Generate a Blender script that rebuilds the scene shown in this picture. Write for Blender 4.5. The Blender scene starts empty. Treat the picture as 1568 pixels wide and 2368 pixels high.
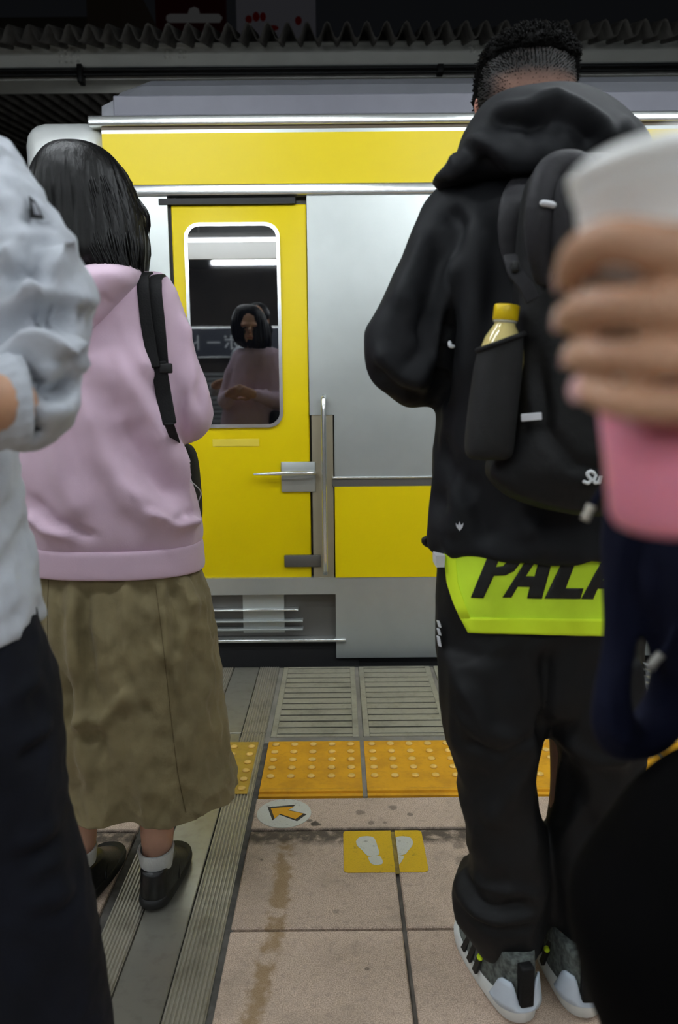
import bpy, bmesh, math, random
import numpy as np
from mathutils import Vector, Matrix, noise
from mathutils.geometry import tessellate_polygon

# ------------------------------------------------------------------ camera, world, light, exposure
SC = bpy.context.scene
COL = SC.collection
random.seed(7)
F = 1842.0; CX, CY = 784.0, 1184.0
PITCH = math.radians(8.76); ROLL = math.radians(-0.5); CAMZ = 1.18
cam_d = bpy.data.cameras.new('camera'); cam = bpy.data.objects.new('camera', cam_d); COL.objects.link(cam)
RM = Matrix.Rotation(math.pi/2 - PITCH, 3, 'X') @ Matrix.Rotation(ROLL, 3, 'Z')
cam.matrix_world = Matrix.Translation((0, 0, CAMZ)) @ RM.to_4x4()
cam_d.sensor_fit = 'VERTICAL'; cam_d.sensor_height = 23.53; cam_d.sensor_width = 15.6
cam_d.lens = 23.53*F/2368.0
cam_d.clip_start = 0.02; cam_d.clip_end = 200
cam_d.dof.use_dof = True; cam_d.dof.focus_distance = 2.15; cam_d.dof.aperture_fstop = 2.8
SC.camera = cam

W = bpy.data.worlds.new('night'); SC.world = W; W.use_nodes = True
W.node_tree.nodes['Background'].inputs[0].default_value = (0.55, 0.6, 0.7, 1)
W.node_tree.nodes['Background'].inputs[1].default_value = 0.002
vs = SC.view_settings
vs.view_transform = 'Standard'; vs.look = 'None'; vs.exposure = 1.5; vs.gamma = 1.0; vs.use_curve_mapping = False
TUBE_STRENGTH = 26.0
LAMP_ROWS = [(1.75, 2.72), (0.85, 2.72), (-1.9, 2.72), (-4.0, 2.83)]      # (Y, Z) of the fluorescent rows over the platform

# ------------------------------------------------------------------ projection helpers (pixel of the photo -> point of the place)
def P(px, py, Y):
    d = RM @ Vector(((px-CX)/F, -(py-CY)/F, -1.0))
    t = Y/d.y
    return Vector((0, 0, CAMZ)) + d*t
def G(px, py, z=0.0):
    d = RM @ Vector(((px-CX)/F, -(py-CY)/F, -1.0))
    t = (z-CAMZ)/d.z
    return Vector((0, 0, CAMZ)) + d*t

# ------------------------------------------------------------------ materials
def lin(c):
    out = []
    for v in c[:3]:
        v = v/255.0
        out.append(v/12.92 if v <= 0.04045 else ((v+0.055)/1.055)**2.4)
    return (out[0], out[1], out[2], 1.0)

class NT:
    def __init__(s, m): s.t = m.node_tree; s.n = s.t.nodes; s.l = s.t.links
    def new(s, typ, **kw):
        nd = s.n.new(typ)
        for k, v in kw.items(): setattr(nd, k, v)
        return nd
    def put(s, sock, v):
        if isinstance(v, bpy.types.NodeSocket): s.l.new(v, sock)
        else: sock.default_value = v
    def math(s, op, a, b=0.0, c=0.0, clamp=False):
        nd = s.new('ShaderNodeMath', operation=op); nd.use_clamp = clamp
        s.put(nd.inputs[0], a); s.put(nd.inputs[1], b); s.put(nd.inputs[2], c)
        return nd.outputs[0]
    def mix(s, f, a, b):
        nd = s.new('ShaderNodeMix', data_type='RGBA')
        s.put(nd.inputs[0], f); s.put(nd.inputs[6], a); s.put(nd.inputs[7], b)
        return nd.outputs[2]
    def noise(s, vec, scale, detail=4, rough=0.55):
        nd = s.new('ShaderNodeTexNoise'); nd.inputs['Scale'].default_value = scale
        nd.inputs['Detail'].default_value = detail; nd.inputs['Roughness'].default_value = rough
        if vec is not None: s.l.new(vec, nd.inputs['Vector'])
        return nd.outputs[0]
    def ramp(s, v, a, b):
        nd = s.new('ShaderNodeMapRange'); nd.interpolation_type = 'SMOOTHSTEP'
        s.put(nd.inputs[0], v); nd.inputs[1].default_value = a; nd.inputs[2].default_value = b
        return nd.outputs[0]
    def scalev(s, vec, sc):
        nd = s.new('ShaderNodeMapping'); nd.inputs['Scale'].default_value = sc
        s.l.new(vec, nd.inputs['Vector']); return nd.outputs[0]

def material(name, col, rough=0.5, metal=0.0, spec=0.5, var=0.0, vscale=8.0, bump=0.0, bscale=60.0, bstretch=None,
             sheen=0.0, coat=0.0, emit=None, estr=0.0, sss=0.0, ior=None, trans=0.0, alpha=1.0):
    m = bpy.data.materials.new(name); m.use_nodes = True
    t = NT(m); b = t.n['Principled BSDF']
    c = lin(col)
    b.inputs['Base Color'].default_value = c
    b.inputs['Roughness'].default_value = rough; b.inputs['Metallic'].default_value = metal
    b.inputs['Specular IOR Level'].default_value = spec
    if ior: b.inputs['IOR'].default_value = ior
    b.inputs['Sheen Weight'].default_value = sheen; b.inputs['Coat Weight'].default_value = coat
    b.inputs['Transmission Weight'].default_value = trans; b.inputs['Alpha'].default_value = alpha
    if sss: b.inputs['Subsurface Weight'].default_value = sss; b.inputs['Subsurface Radius'].default_value = (0.012, 0.005, 0.003)
    if emit: b.inputs['Emission Color'].default_value = lin(emit); b.inputs['Emission Strength'].default_value = estr
    tc = t.new('ShaderNodeTexCoord').outputs['Object']
    if var:
        n = t.noise(tc, vscale)
        lo = tuple(max(0, x*(1-var)) for x in c[:3])+(1,); hi = tuple(min(1, x*(1+var)) for x in c[:3])+(1,)
        t.l.new(t.mix(t.ramp(n, 0.3, 0.7), lo, hi), b.inputs['Base Color'])
    if bump:
        v = t.scalev(tc, bstretch) if bstretch else tc
        n = t.noise(v, bscale, 5)
        bp = t.new('ShaderNodeBump'); bp.inputs['Strength'].default_value = bump; bp.inputs['Distance'].default_value = 0.01
        t.l.new(n, bp.inputs['Height']); t.l.new(bp.outputs[0], b.inputs['Normal'])
    m['bsdf'] = 1
    return m

# ------------------------------------------------------------------ mesh helpers: a shape is (verts, faces)
def mesh_of(shape, name='mesh'):
    me = bpy.data.meshes.new(name); me.from_pydata([tuple(v) for v in shape[0]], [], shape[1]); me.update(); return me
def join(*shapes):
    V, Fc = [], []
    for v, f in shapes:
        o = len(V); V += list(v); Fc += [tuple(i+o for i in q) for q in f]
    return V, Fc
def link(name, me, mat, parent=None, smooth=True):
    if isinstance(me, tuple): me = mesh_of(me, name)
    o = bpy.data.objects.new(name, me); COL.objects.link(o)
    if mat is not None:
        me.materials.clear(); me.materials.append(mat)
    if smooth: me.shade_smooth()
    else: me.shade_flat()
    if parent is not None: set_parent(o, parent)
    return o
def set_parent(o, p):
    o.parent = p
    o.matrix_parent_inverse = world_of(p).inverted()
def world_of(o):
    m = o.matrix_basis.copy()
    if o.parent: m = world_of(o.parent) @ o.matrix_parent_inverse @ m
    return m
def thing(name, label, cat, loc=(0, 0, 0), group=None, kind=None):
    o = bpy.data.objects.new(name, None); COL.objects.link(o); o.location = loc; o.empty_display_size = 0.1
    return tag(o, label, cat, group, kind)
def tag(o, label=None, cat=None, group=None, kind=None):
    if label: o['label'] = label
    if cat: o['category'] = cat
    if group: o['group'] = group
    if kind: o['kind'] = kind
    return o
def box(x0, x1, y0, y1, z0, z1, bev=0.0, seg=2):
    bm = bmesh.new(); bmesh.ops.create_cube(bm, size=1.0)
    for v in bm.verts: v.co = Vector(((x0+x1)/2+v.co.x*(x1-x0), (y0+y1)/2+v.co.y*(y1-y0), (z0+z1)/2+v.co.z*(z1-z0)))
    if bev: bmesh.ops.bevel(bm, geom=bm.edges[:], offset=bev, segments=seg, affect='EDGES', profile=0.5)
    return bm_shape(bm)
def bm_shape(bm):
    bm.verts.index_update(); s = ([v.co.copy() for v in bm.verts], [tuple(v.index for v in f.verts) for f in bm.faces]); bm.free(); return s
def ell(c, a, b, n=32, e=2.0):
    out = []
    for i in range(n):
        t = 2*math.pi*i/n; ct, st = math.cos(t), math.sin(t)
        out.append(c + a*math.copysign(abs(ct)**(2/e), ct) + b*math.copysign(abs(st)**(2/e), st))
    return out
def loft(rings, cap=True, close=False):
    n = len(rings[0]); V = [p for r in rings for p in r]; Fc = []
    m = len(rings)
    for i in range(m if close else m-1):
        j = (i+1) % m
        for k in range(n):
            Fc.append((i*n+k, i*n+(k+1) % n, j*n+(k+1) % n, j*n+k))
    if cap and not close:
        Fc.append(tuple(reversed(range(n)))); Fc.append(tuple((m-1)*n+k for k in range(n)))
    return V, Fc
def catmull(pts, k=6):
    pts = [list(p) for p in pts]; out = []
    n = len(pts)
    for i in range(n-1):
        p0 = pts[max(i-1, 0)]; p1 = pts[i]; p2 = pts[i+1]; p3 = pts[min(i+2, n-1)]
        for s in range(k):
            t = s/k; t2 = t*t; t3 = t2*t
            out.append([0.5*((2*b)+(-a+c)*t+(2*a-5*b+4*c-d)*t2+(-a+3*b-3*c+d)*t3) for a, b, c, d in zip(p0, p1, p2, p3)])
    out.append(pts[-1]); return out
def tube(pts, r, n=16, k=5, ref=None, flat=1.0, round_ends=True, e=2.0):
    """swept tube; pts Vectors, r radius or list; flat = ratio of the second radius (along ref x tangent)"""
    if not isinstance(r, (list, tuple)): r = [r]*len(pts)
    q = catmull([list(p)+[rr] for p, rr in zip(pts, r)], k) if len(pts) > 2 or k > 1 else [list(p)+[rr] for p, rr in zip(pts, r)]
    C = [Vector(x[:3]) for x in q]; R = [max(x[3], 1e-4) for x in q]
    if round_ends:
        t0 = (C[0]-C[1]).normalized(); t1 = (C[-1]-C[-2]).normalized(); r0, r1 = R[0], R[-1]
        pre = [(C[0]+t0*r0*math.sin(a), r0*math.cos(a)) for a in (1.5, 1.1, 0.6)]
        post = [(C[-1]+t1*r1*math.sin(a), r1*math.cos(a)) for a in (0.6, 1.1, 1.5)]
        C = [p[0] for p in pre]+C+[p[0] for p in post]; R = [p[1] for p in pre]+R+[p[1] for p in post]
    rings = []; u = None
    for i in range(len(C)):
        t = (C[min(i+1, len(C)-1)]-C[max(i-1, 0)]).normalized()
        if ref is not None: u0 = Vector(ref)
        else: u0 = u if u is not None else (Vector((0, 0, 1)) if abs(t.z) < 0.9 else Vector((1, 0, 0)))
        u = (u0 - t*u0.dot(t)).normalized(); w = t.cross(u)
        rings.append(ell(C[i], u*R[i], w*R[i]*flat, n, e))
    return loft(rings)
def lathe(prof, n=32, c=(0, 0, 0), cap=True):
    c = Vector(c)
    return loft([ell(c+Vector((0, 0, z)), Vector((r, 0, 0)), Vector((0, r, 0)), n) for r, z in prof], cap)
def ellipsoid(c, rx, ry, rz, n=24, m=14):
    c = Vector(c); rings = []
    for i in range(1, m):
        a = -math.pi/2+math.pi*i/m
        rings.append(ell(c+Vector((0, 0, rz*math.sin(a))), Vector((rx*math.cos(a), 0, 0)), Vector((0, ry*math.cos(a), 0)), n))
    return loft(rings)
def rows(rs, Yc, n=48, k=4, e=2.3, cap=True):
    """horizontal rings from outline rows (py, pxL, pxR, half depth[, Y]) seen at distance Yc"""
    q = catmull([list(r)+[Yc] if len(r) == 4 else list(r) for r in rs], k)
    rings = []
    for py, L, R, b, Y in q:
        a = P(L, py, Y); c = P(R, py, Y)
        rings.append(ell((a+c)/2, (c-a)/2, Vector((0, b, 0)), n, e))
    return loft(rings, cap)
def prism(poly, thick, axis=Vector((0, 1, 0)), holes=()):
    """flat polygon (list of Vectors, optional holes) extruded by thick along axis"""
    loops = [[Vector(p) for p in poly]]+[[Vector(p) for p in h] for h in holes]
    tris = tessellate_polygon(loops); flat = [p for l in loops for p in l]; n = len(flat); ax = Vector(axis)*thick
    V = flat+[p+ax for p in flat]; Fc = []
    for a, b, c in tris:
        Fc.append((a, b, c)); Fc.append((c+n, b+n, a+n))
    o = 0
    for l in loops:
        m = len(l)
        for i in range(m): Fc.append((o+i, o+(i+1) % m, o+(i+1) % m+n, o+i+n))
        o += m
    bm = bmesh.new(); vs_ = [bm.verts.new(v) for v in V]
    for f in Fc:
        try: bm.faces.new([vs_[i] for i in f])
        except ValueError: pass
    bmesh.ops.recalc_face_normals(bm, faces=bm.faces[:])
    return bm_shape(bm)
def fuse(parts, voxel=0.008, smooth=3):
    me = mesh_of(join(*parts), 'fuse'); o = bpy.data.objects.new('fuse', me); COL.objects.link(o)
    md = o.modifiers.new('r', 'REMESH'); md.mode = 'VOXEL'; md.voxel_size = voxel; md.adaptivity = 0
    bpy.context.view_layer.update()
    dg = bpy.context.evaluated_depsgraph_get()
    out = bpy.data.meshes.new_from_object(o.evaluated_get(dg))
    bpy.data.objects.remove(o); bpy.data.meshes.remove(me)
    smooth_mesh(out, smooth); return out
def get_co(me):
    a = np.empty(len(me.vertices)*3, np.float32); me.vertices.foreach_get('co', a); return a.reshape(-1, 3).astype(np.float64)
def set_co(me, a):
    me.vertices.foreach_set('co', a.astype(np.float32).ravel()); me.update()
def get_no(me):
    a = np.empty(len(me.vertices)*3, np.float32); me.vertex_normals.foreach_get('vector', a); return a.reshape(-1, 3).astype(np.float64)
def smooth_mesh(me, it, f=0.5):
    if it <= 0: return
    e = np.empty(len(me.edges)*2, np.int32); me.edges.foreach_get('vertices', e); e = e.reshape(-1, 2)
    co = get_co(me); n = len(co)
    deg = np.bincount(e.ravel(), minlength=n).astype(float); deg[deg == 0] = 1
    for _ in range(it):
        s = np.zeros_like(co)
        for k in range(3):
            s[:, k] = np.bincount(e[:, 0], co[e[:, 1], k], n)+np.bincount(e[:, 1], co[e[:, 0], k], n)
        co += f*(s/deg[:, None]-co)
    set_co(me, co)
def displace(me, *fns):
    for fn in fns:
        co = get_co(me); no = get_no(me); d = fn(co, no)
        set_co(me, co+no*d[:, None])
def ss(x, a, b):
    t = np.clip((x-a)/(b-a), 0, 1); return t*t*(3-2*t)
def folds(Y, specs, front=True, gain=1.0):
    """creases: (pixel polyline, width m, height m) laid on the side of the cloth that faces -Y"""
    S = []
    for pl, w, amp in specs:
        pts = np.array([[P(x, y, Y).x, P(x, y, Y).z] for x, y in pl]); S.append((pts, w, amp))
    def fn(co, no):
        d = np.zeros(len(co)); q = co[:, [0, 2]]
        for pts, w, amp in S:
            best = np.full(len(co), 1e9); tb = np.zeros(len(co)); nseg = len(pts)-1
            for i in range(nseg):
                a, b = pts[i], pts[i+1]; ab = b-a; L2 = max((ab**2).sum(), 1e-9)
                t = np.clip(((q-a)@ab)/L2, 0, 1); dist = np.linalg.norm(q-(a+t[:, None]*ab), axis=1)
                m = dist < best; best[m] = dist[m]; tb[m] = (i+t[m])/nseg
            taper = np.clip(np.minimum(tb, 1-tb)*5+0.25, 0, 1)
            d += amp*gain*np.exp(-(best/w)**2)*taper
        if front: d *= ss(-no[:, 1], 0.0, 0.4)
        return d
    return fn
def crumple(scale, amp, seed=0, ridged=True, mask=None):
    sx, sy, sz = scale if isinstance(scale, (tuple, list)) else (scale,)*3
    def fn(co, no):
        out = np.empty(len(co))
        for i, (x, y, z) in enumerate(co):
            v = noise.noise((x*sx+seed, y*sy+seed*1.7, z*sz-seed))
            out[i] = (0.5-abs(v))*2-0.6 if ridged else v
        out *= amp
        if mask is not None: out *= mask(co, no)
        return out
    return fn
from mathutils.bvhtree import BVHTree
def bvh(me):
    return BVHTree.FromPolygons([v.co.copy() for v in me.vertices], [tuple(p.vertices) for p in me.polygons])
def surf(tree, px, py, off=0.0, dflt=2.0):
    # point of a finished surface under a pixel of the photo, lifted off by off
    d = (RM @ Vector(((px-CX)/F, -(py-CY)/F, -1.0))).normalized()
    hit = tree.ray_cast(Vector((0, 0, CAMZ)), d)
    return (hit[0] - d*off) if hit[0] is not None else P(px, py, dflt)
def capsules(pts, r, n=12): return tube(pts, r, n=n, k=4)
def rot_to(o, loc, rz=0.0):
    o.location = loc; o.rotation_euler = (0, 0, rz)

# ------------------------------------------------------------------ shared materials
M = {}
M['steel'] = material('train_steel', (176, 181, 178), 0.36, 0.6, var=0.05, vscale=3, bump=0.02, bscale=40, bstretch=(1, 1, 30))
M['pillar'] = material('pillar_steel', (158, 150, 128), 0.42, 0.4)
M['steel_bright'] = material('polished_steel', (225, 228, 226), 0.22, 0.85)
M['steel_dark'] = material('dark_steel', (104, 102, 98), 0.45, 0.6)
M['cabwhite'] = material('cab_white', (214, 217, 214), 0.35, 0.3)
M['yellow'] = material('train_yellow', (224, 200, 0), 0.4, 0.0, spec=0.25)
M['pale_yellow'] = material('plate_yellow', (228, 206, 70), 0.35)
M['black_rubber'] = material('black_rubber', (14, 14, 14), 0.6)
M['brown'] = material('brown_line', (74, 58, 28), 0.5)
M['roofgrey'] = material('roof_grey', (112, 113, 118), 0.6, 0.1, var=0.04)
M['roofgrey2'] = material('roof_shoulder_grey', (98, 98, 106), 0.55, 0.1, var=0.04)
M['glass'] = material('dark_glass', (8, 9, 14), 0.02, 0.0, spec=1.0, ior=2.1)
M['under'] = material('underframe_black', (20, 20, 21), 0.7)
M['canopy'] = material('canopy_slate', (92, 88, 82), 0.8, var=0.35, vscale=5, bump=0.2, bscale=30)
M['beam'] = material('beam_paint', (214, 213, 204), 0.55, var=0.07, vscale=2, bump=0.05, bscale=20)
M['cable'] = material('cable_black', (12, 12, 12), 0.5)
M['concrete'] = material('concrete', (128, 124, 116), 0.85, var=0.18, vscale=9, bump=0.15, bscale=90)
M['grout'] = material('grout', (104, 99, 92), 0.9, var=0.25, vscale=20, bump=0.2, bscale=120)
M['darkgap'] = material('dark_joint', (84, 81, 76), 0.9, var=0.3, vscale=30)
M['ceil'] = material('ceiling_paint', (112, 112, 108), 0.8)
M['darkwall'] = material('dark_wall', (46, 40, 34), 0.8, var=0.3, vscale=2)
M['shutter'] = material('shutter_grey', (120, 122, 122), 0.5, 0.3)
M['white'] = material('white_print', (222, 222, 214), 0.6)
M['letter_white'] = material('letter_white', (225, 228, 230), 0.6)
M['sign_navy'] = material('sign_navy', (26, 34, 52), 0.4)
M['housing'] = material('lamp_housing', (205, 205, 200), 0.5)
M['tube'] = material('lamp_tube', (240, 244, 250), 0.3, emit=(240, 248, 255), estr=TUBE_STRENGTH)

# pink stone tile: grain, rust streak, dirt along the row joint and old gum spots
def tile_material():
    m = bpy.data.materials.new('pink_tile'); m.use_nodes = True; t = NT(m); b = t.n['Principled BSDF']
    pos = t.new('ShaderNodeNewGeometry').outputs['Position']
    sep = t.new('ShaderNodeSeparateXYZ'); t.l.new(pos, sep.inputs[0]); X, Y = sep.outputs[0], sep.outputs[1]
    fine = t.noise(pos, 420, 2); mid = t.noise(pos, 60, 4); big = t.noise(pos, 7, 3)
    col = t.mix(t.ramp(fine, 0.35, 0.65), lin((164, 142, 124)), lin((222, 200, 180)))
    col = t.mix(t.math('MULTIPLY', t.ramp(mid, 0.48, 0.72), 0.35), col, lin((140, 120, 106)))
    col = t.mix(t.math('MULTIPLY', t.ramp(big, 0.45, 0.75), 0.40), col, lin((140, 126, 112)))
    # rust streak
    c = t.math('MULTIPLY', t.math('MAXIMUM', t.math('SUBTRACT', 1.60, Y), 0.0), 0.12)
    dx = t.math('ABSOLUTE', t.math('ADD', t.math('ADD', X, 0.147), c))
    wob = t.math('MULTIPLY', t.math('SUBTRACT', t.noise(pos, 45, 4), 0.5), 0.05)
    s = t.ramp(t.math('ADD', dx, wob), 0.030, 0.010)
    s = t.math('MULTIPLY', s, t.ramp(t.noise(pos, 17, 3), 0.36, 0.52))
    s = t.math('MULTIPLY', s, t.math('MULTIPLY', t.ramp(Y, 1.98, 1.95), t.ramp(Y, 1.0, 1.2)))
    col = t.mix(t.math('MULTIPLY', s, 0.62), col, lin((134, 102, 48)))
    # dirt below the joint
    g = t.math('MULTIPLY', t.ramp(t.math('ADD', Y, t.math('MULTIPLY', t.noise(pos, 30, 4), 0.05)), 1.945, 1.985), t.ramp(Y, 2.02, 2.005))
    g = t.math('MULTIPLY', g, t.ramp(t.noise(pos, 35, 4), 0.22, 0.55))
    col = t.mix(t.math('MULTIPLY', g, 0.88), col, lin((70, 62, 54)))
    # gum and dirt spots
    for (px, py, r, a) in [(728, 1905, .016, .9), (716, 1898, .010, .7), (833, 1879, .016, .5), (908, 1867, .016, .55), (948, 1883, .010, .6), (858, 1902, .012, .5), (890, 1902, .008, .5),
                        (605, 1988, .006, .6), (583, 1888, .014, .4), (1075, 1990, .03, .45), (1060, 1955, .02, .4), (778, 2108, .010, .35), (850, 2240, .006, .6), (705, 1938, .012, .6)]:
        p = G(px, py)
        d = t.new('ShaderNodeVectorMath', operation='DISTANCE'); t.l.new(pos, d.inputs[0]); d.inputs[1].default_value = p
        dd = t.math('ADD', d.outputs['Value'], t.math('MULTIPLY', t.math('SUBTRACT', mid, 0.5), r*1.6))
        col = t.mix(t.math('MULTIPLY', t.ramp(dd, r, r*0.55), a), col, lin((58, 52, 46)))
    t.l.new(col, b.inputs['Base Color']); b.inputs['Roughness'].default_value = 0.62; b.inputs['Specular IOR Level'].default_value = 0.3
    bp = t.new('ShaderNodeBump'); bp.inputs['Strength'].default_value = 0.12; bp.inputs['Distance'].default_value = 0.003
    t.l.new(fine, bp.inputs['Height']); t.l.new(bp.outputs[0], b.inputs['Normal'])
    return m
M['tile'] = tile_material()
def worn(name, base, dirt, scale, lo, hi, rough, metal=0.0, bump=0.1, amt=0.7):
    m = bpy.data.materials.new(name); m.use_nodes = True; t = NT(m); b = t.n['Principled BSDF']
    pos = t.new('ShaderNodeNewGeometry').outputs['Position']
    n = t.noise(pos, scale, 5, 0.6); f = t.noise(pos, scale*8, 3)
    col = t.mix(t.math('MULTIPLY', t.ramp(n, lo, hi), amt), lin(base), lin(dirt))
    col = t.mix(t.math('MULTIPLY', t.ramp(f, 0.5, 0.7), 0.25), col, lin(dirt))
    t.l.new(col, b.inputs['Base Color']); b.inputs['Roughness'].default_value = rough; b.inputs['Metallic'].default_value = metal
    bp = t.new('ShaderNodeBump'); bp.inputs['Strength'].default_value = bump; bp.inputs['Distance'].default_value = 0.004
    t.l.new(f, bp.inputs['Height']); t.l.new(bp.outputs[0], b.inputs['Normal'])
    return m
M['tactile'] = worn('tactile_yellow', (226, 164, 24), (196, 138, 26), 9, 0.4, 0.7, 0.55)
M['tactile_dot'] = worn('tactile_dot', (238, 190, 84), (228, 196, 120), 30, 0.3, 0.7, 0.5)
M['grating'] = worn('grating_stone', (156, 152, 134), (118, 115, 100), 8, 0.45, 0.75, 0.6)
M['plate'] = worn('joint_plate_steel', (158, 155, 144), (122, 118, 104), 4, 0.5, 0.8, 0.30, 0.6, 0.02)
M['rib'] = worn('ribbed_steel', (176, 171, 156), (130, 124, 108), 12, 0.45, 0.75, 0.38, 0.5, 0.05)
M['decal_yellow'] = worn('decal_yellow', (222, 180, 18), (150, 120, 30), 40, 0.62, 0.72, 0.5)
M['decal_white'] = worn('decal_white', (206, 206, 196), (140, 138, 128), 45, 0.58, 0.7, 0.55)
M['decal_arrow'] = worn('decal_arrow', (222, 160, 26), (170, 124, 30), 40, 0.6, 0.7, 0.5)
M['clear_yellow'] = worn('plate_dot_sheet', (186, 150, 52), (160, 130, 56), 20, 0.4, 0.7, 0.4)

# ------------------------------------------------------------------ platform floor
XL = -0.26                      # right-hand edge of the steel joint cover
XJ = [-0.26, -0.345, -0.455, -0.54]
EDGE = 3.29
floor = link('floor', join(box(-7, 7, -6, 2.59, -0.30, -0.012), box(-7, 7, 2.59, EDGE, -0.30, -0.05)), M['grout'], smooth=False)
tag(floor, 'pink tiled station platform floor with yellow tactile strip at its edge', None, kind='structure')
def tile_piece(x0, x1, y0, y1, bev=0.003):
    g = 0.005
    return box(x0+g, x1-g, y0+g*0.9, y1-g*0.9, -0.03, 0.0, bev, 1)
YR = [2.0036-0.4026*i for i in range(0, 8)]
def tile_run(xs):
    for i in range(len(xs)-1):
        a, b = xs[i], xs[i+1]
        for j in range(len(YR)-1):
            link('tile', tile_piece(a, b, YR[j+1], YR[j]), M['tile'], floor, False)
xr = [XL+0.007]+[0.137+0.4*i for i in range(0, 6)]
xl = [XJ[3]-0.012-0.4*i for i in range(5, -1, -1)]
tile_run(xr); tile_run(xl)
for a, b in ((xr[0], 0.537), (0.537, 1.337), (1.337, 2.137), (-1.352, xl[-1]), (-2.552, -1.352)): link('tile', tile_piece(a, b, YR[0], 2.178), M['tile'], floor, False)
link('concrete_strip', box(-7, 7, 2.549, 2.592, -0.03, -0.004), M['concrete'], floor, False)
# tactile blocks with their studs
dome = mesh_of(lathe([(0.0125, 0.0), (0.0118, 0.0035), (0.0085, 0.0055), (0.003, 0.006)], 12), 'stud')
dome.materials.append(M['tactile_dot']); dome.shade_smooth()
def tactile(x0, x1, studs=True):
    # body with a raised field and a stepped front lip
    prof = [(2.180, -0.03), (2.180, 0.002), (2.193, 0.003), (2.195, -0.004), (2.201, -0.004), (2.203, 0.006), (2.216, 0.007), (2.228, 0.002), (2.549, 0.002), (2.549, -0.03)]
    r0 = [Vector((x0, y, z)) for y, z in prof]; r1 = [Vector((x1, y, z)) for y, z in prof]
    o = link('tactile_block', loft([r0, r1]), M['tactile'], floor, False)
    if studs:
        for i in range(5):
            for j in range(5):
                d = bpy.data.objects.new('stud', dome); COL.objects.link(d)
                d.location = (x0+0.026+0.0625*i, 2.301+0.0555*j, 0.0018); d.parent = o; d.matrix_parent_inverse = Matrix()
    return o
for i in range(5): tactile(-0.244+0.321*i, -0.244+0.321*i+0.307)
for i in range(4): tactile(-0.556-0.307-0.321*i, -0.556-0.321*i, studs=(i < 2))
# gratings: frame, slats between the slots
slat_me = mesh_of(box(-0.131, 0.131, -0.0210, 0.0210, -0.028, 0.0, 0.0012, 1), 'slat'); slat_me.materials.append(M['grating']); slat_me.shade_flat()
for xx in [-0.2435+0.321*i for i in range(0, 6)]+[-0.556-0.321*i for i in range(4)]:
    link('joint_mortar', box(xx-0.017 if xx > -0.5 else xx-0.001, xx-0.001 if xx > -0.5 else xx+0.015, 2.592, EDGE, -0.05, -0.004), M['concrete'], floor, False)
for i in range(5): link('joint_mortar', box(-0.244+0.321*i+0.307, -0.244+0.321*(i+1), 2.182, 2.549, -0.03, -0.001), M['concrete'], floor, False)
def grating(x0):
    x1 = x0+0.305; y0, y1 = 2.592, EDGE-0.004; a, b = x0+0.0215, x1-0.0215
    s = join(box(x0, a, y0, y1, -0.03, 0, 0.002, 1), box(b, x1, y0, y1, -0.03, 0, 0.002, 1), box(a, b, y0, 2.6146-0.005, -0.03, 0), box(a, b, 3.269+0.005, y1, -0.03, 0),
             box(a, b, y0, y1, -0.05, -0.045))
    o = link('grating', s, M['grating'], floor, False)
    link('slot_shade_fill', box(a, b, y0+0.01, y1-0.01, -0.044, -0.0035), M['black_rubber'], o, False)  # black fill just below the slats stands in for shade in the slots
    for k in range(12):
        d = bpy.data.objects.new('slat', slat_me); COL.objects.link(d); d.location = ((a+b)/2, 2.6146+0.05454*(k+0.5), -0.0005); d.parent = o
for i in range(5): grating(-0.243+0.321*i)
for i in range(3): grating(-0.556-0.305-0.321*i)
# steel expansion joint cover: two ribbed strips with a smooth plate between
def ribbed(x0, x1, n, y0, y1):
    pts = [(x0, -0.03)]; w = (x1-x0)/n
    for i in range(n):
        x = x0+i*w
        pts += [(x, -0.002), (x+w*0.25, 0.0022), (x+w*0.6, 0.0022), (x+w*0.85, -0.002)]
    pts += [(x1, -0.002), (x1, -0.03)]
    return loft([[Vector((x, y0, z)) for x, z in pts], [Vector((x, y1, z)) for x, z in pts]])
for y0, y1 in ((-6, 2.62), (2.626, EDGE-0.002)):
    link('ribbed_strip', ribbed(XJ[1], XJ[0]-0.002, 9, y0, y1), M['rib'], floor, False)
    link('ribbed_strip', ribbed(XJ[3]+0.008, XJ[2]-0.004, 9, y0, y1), M['rib'], floor, False)
    link('joint_plate', box(XJ[2], XJ[1]-0.003, y0, y1, -0.03, 0.0, 0.002, 1), M['plate'], floor, False)
link('joint_seal', box(XJ[0]-0.012, XJ[0]+0.0175, -6, EDGE-0.002, -0.03, -0.0045), M['darkgap'], floor, False)
link('joint_seal', box(XJ[3]-0.010, XJ[3]+0.009, -6, EDGE-0.002, -0.03, -0.003), M['darkgap'], floor, False)
# clear yellow stud sheet stuck on the joint cover in line with the tactile strip
sh = link('stud_sheet', box(XJ[2]+0.003, XJ[0]-0.018, 2.195, 2.545, 0.0022, 0.0042, 0.001, 1), M['clear_yellow'], floor, False)
for i in range(3):
    for j in range(6):
        d = bpy.data.objects.new('stud', dome); COL.objects.link(d); d.location = (-0.298-0.058*i, 2.225+0.056*j, 0.004); d.parent = sh; d.matrix_parent_inverse = Matrix()
link('platform_edge', box(-7, 7, EDGE-0.002, EDGE+0.012, -0.30, -0.004), M['black_rubber'], floor, False)

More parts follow.
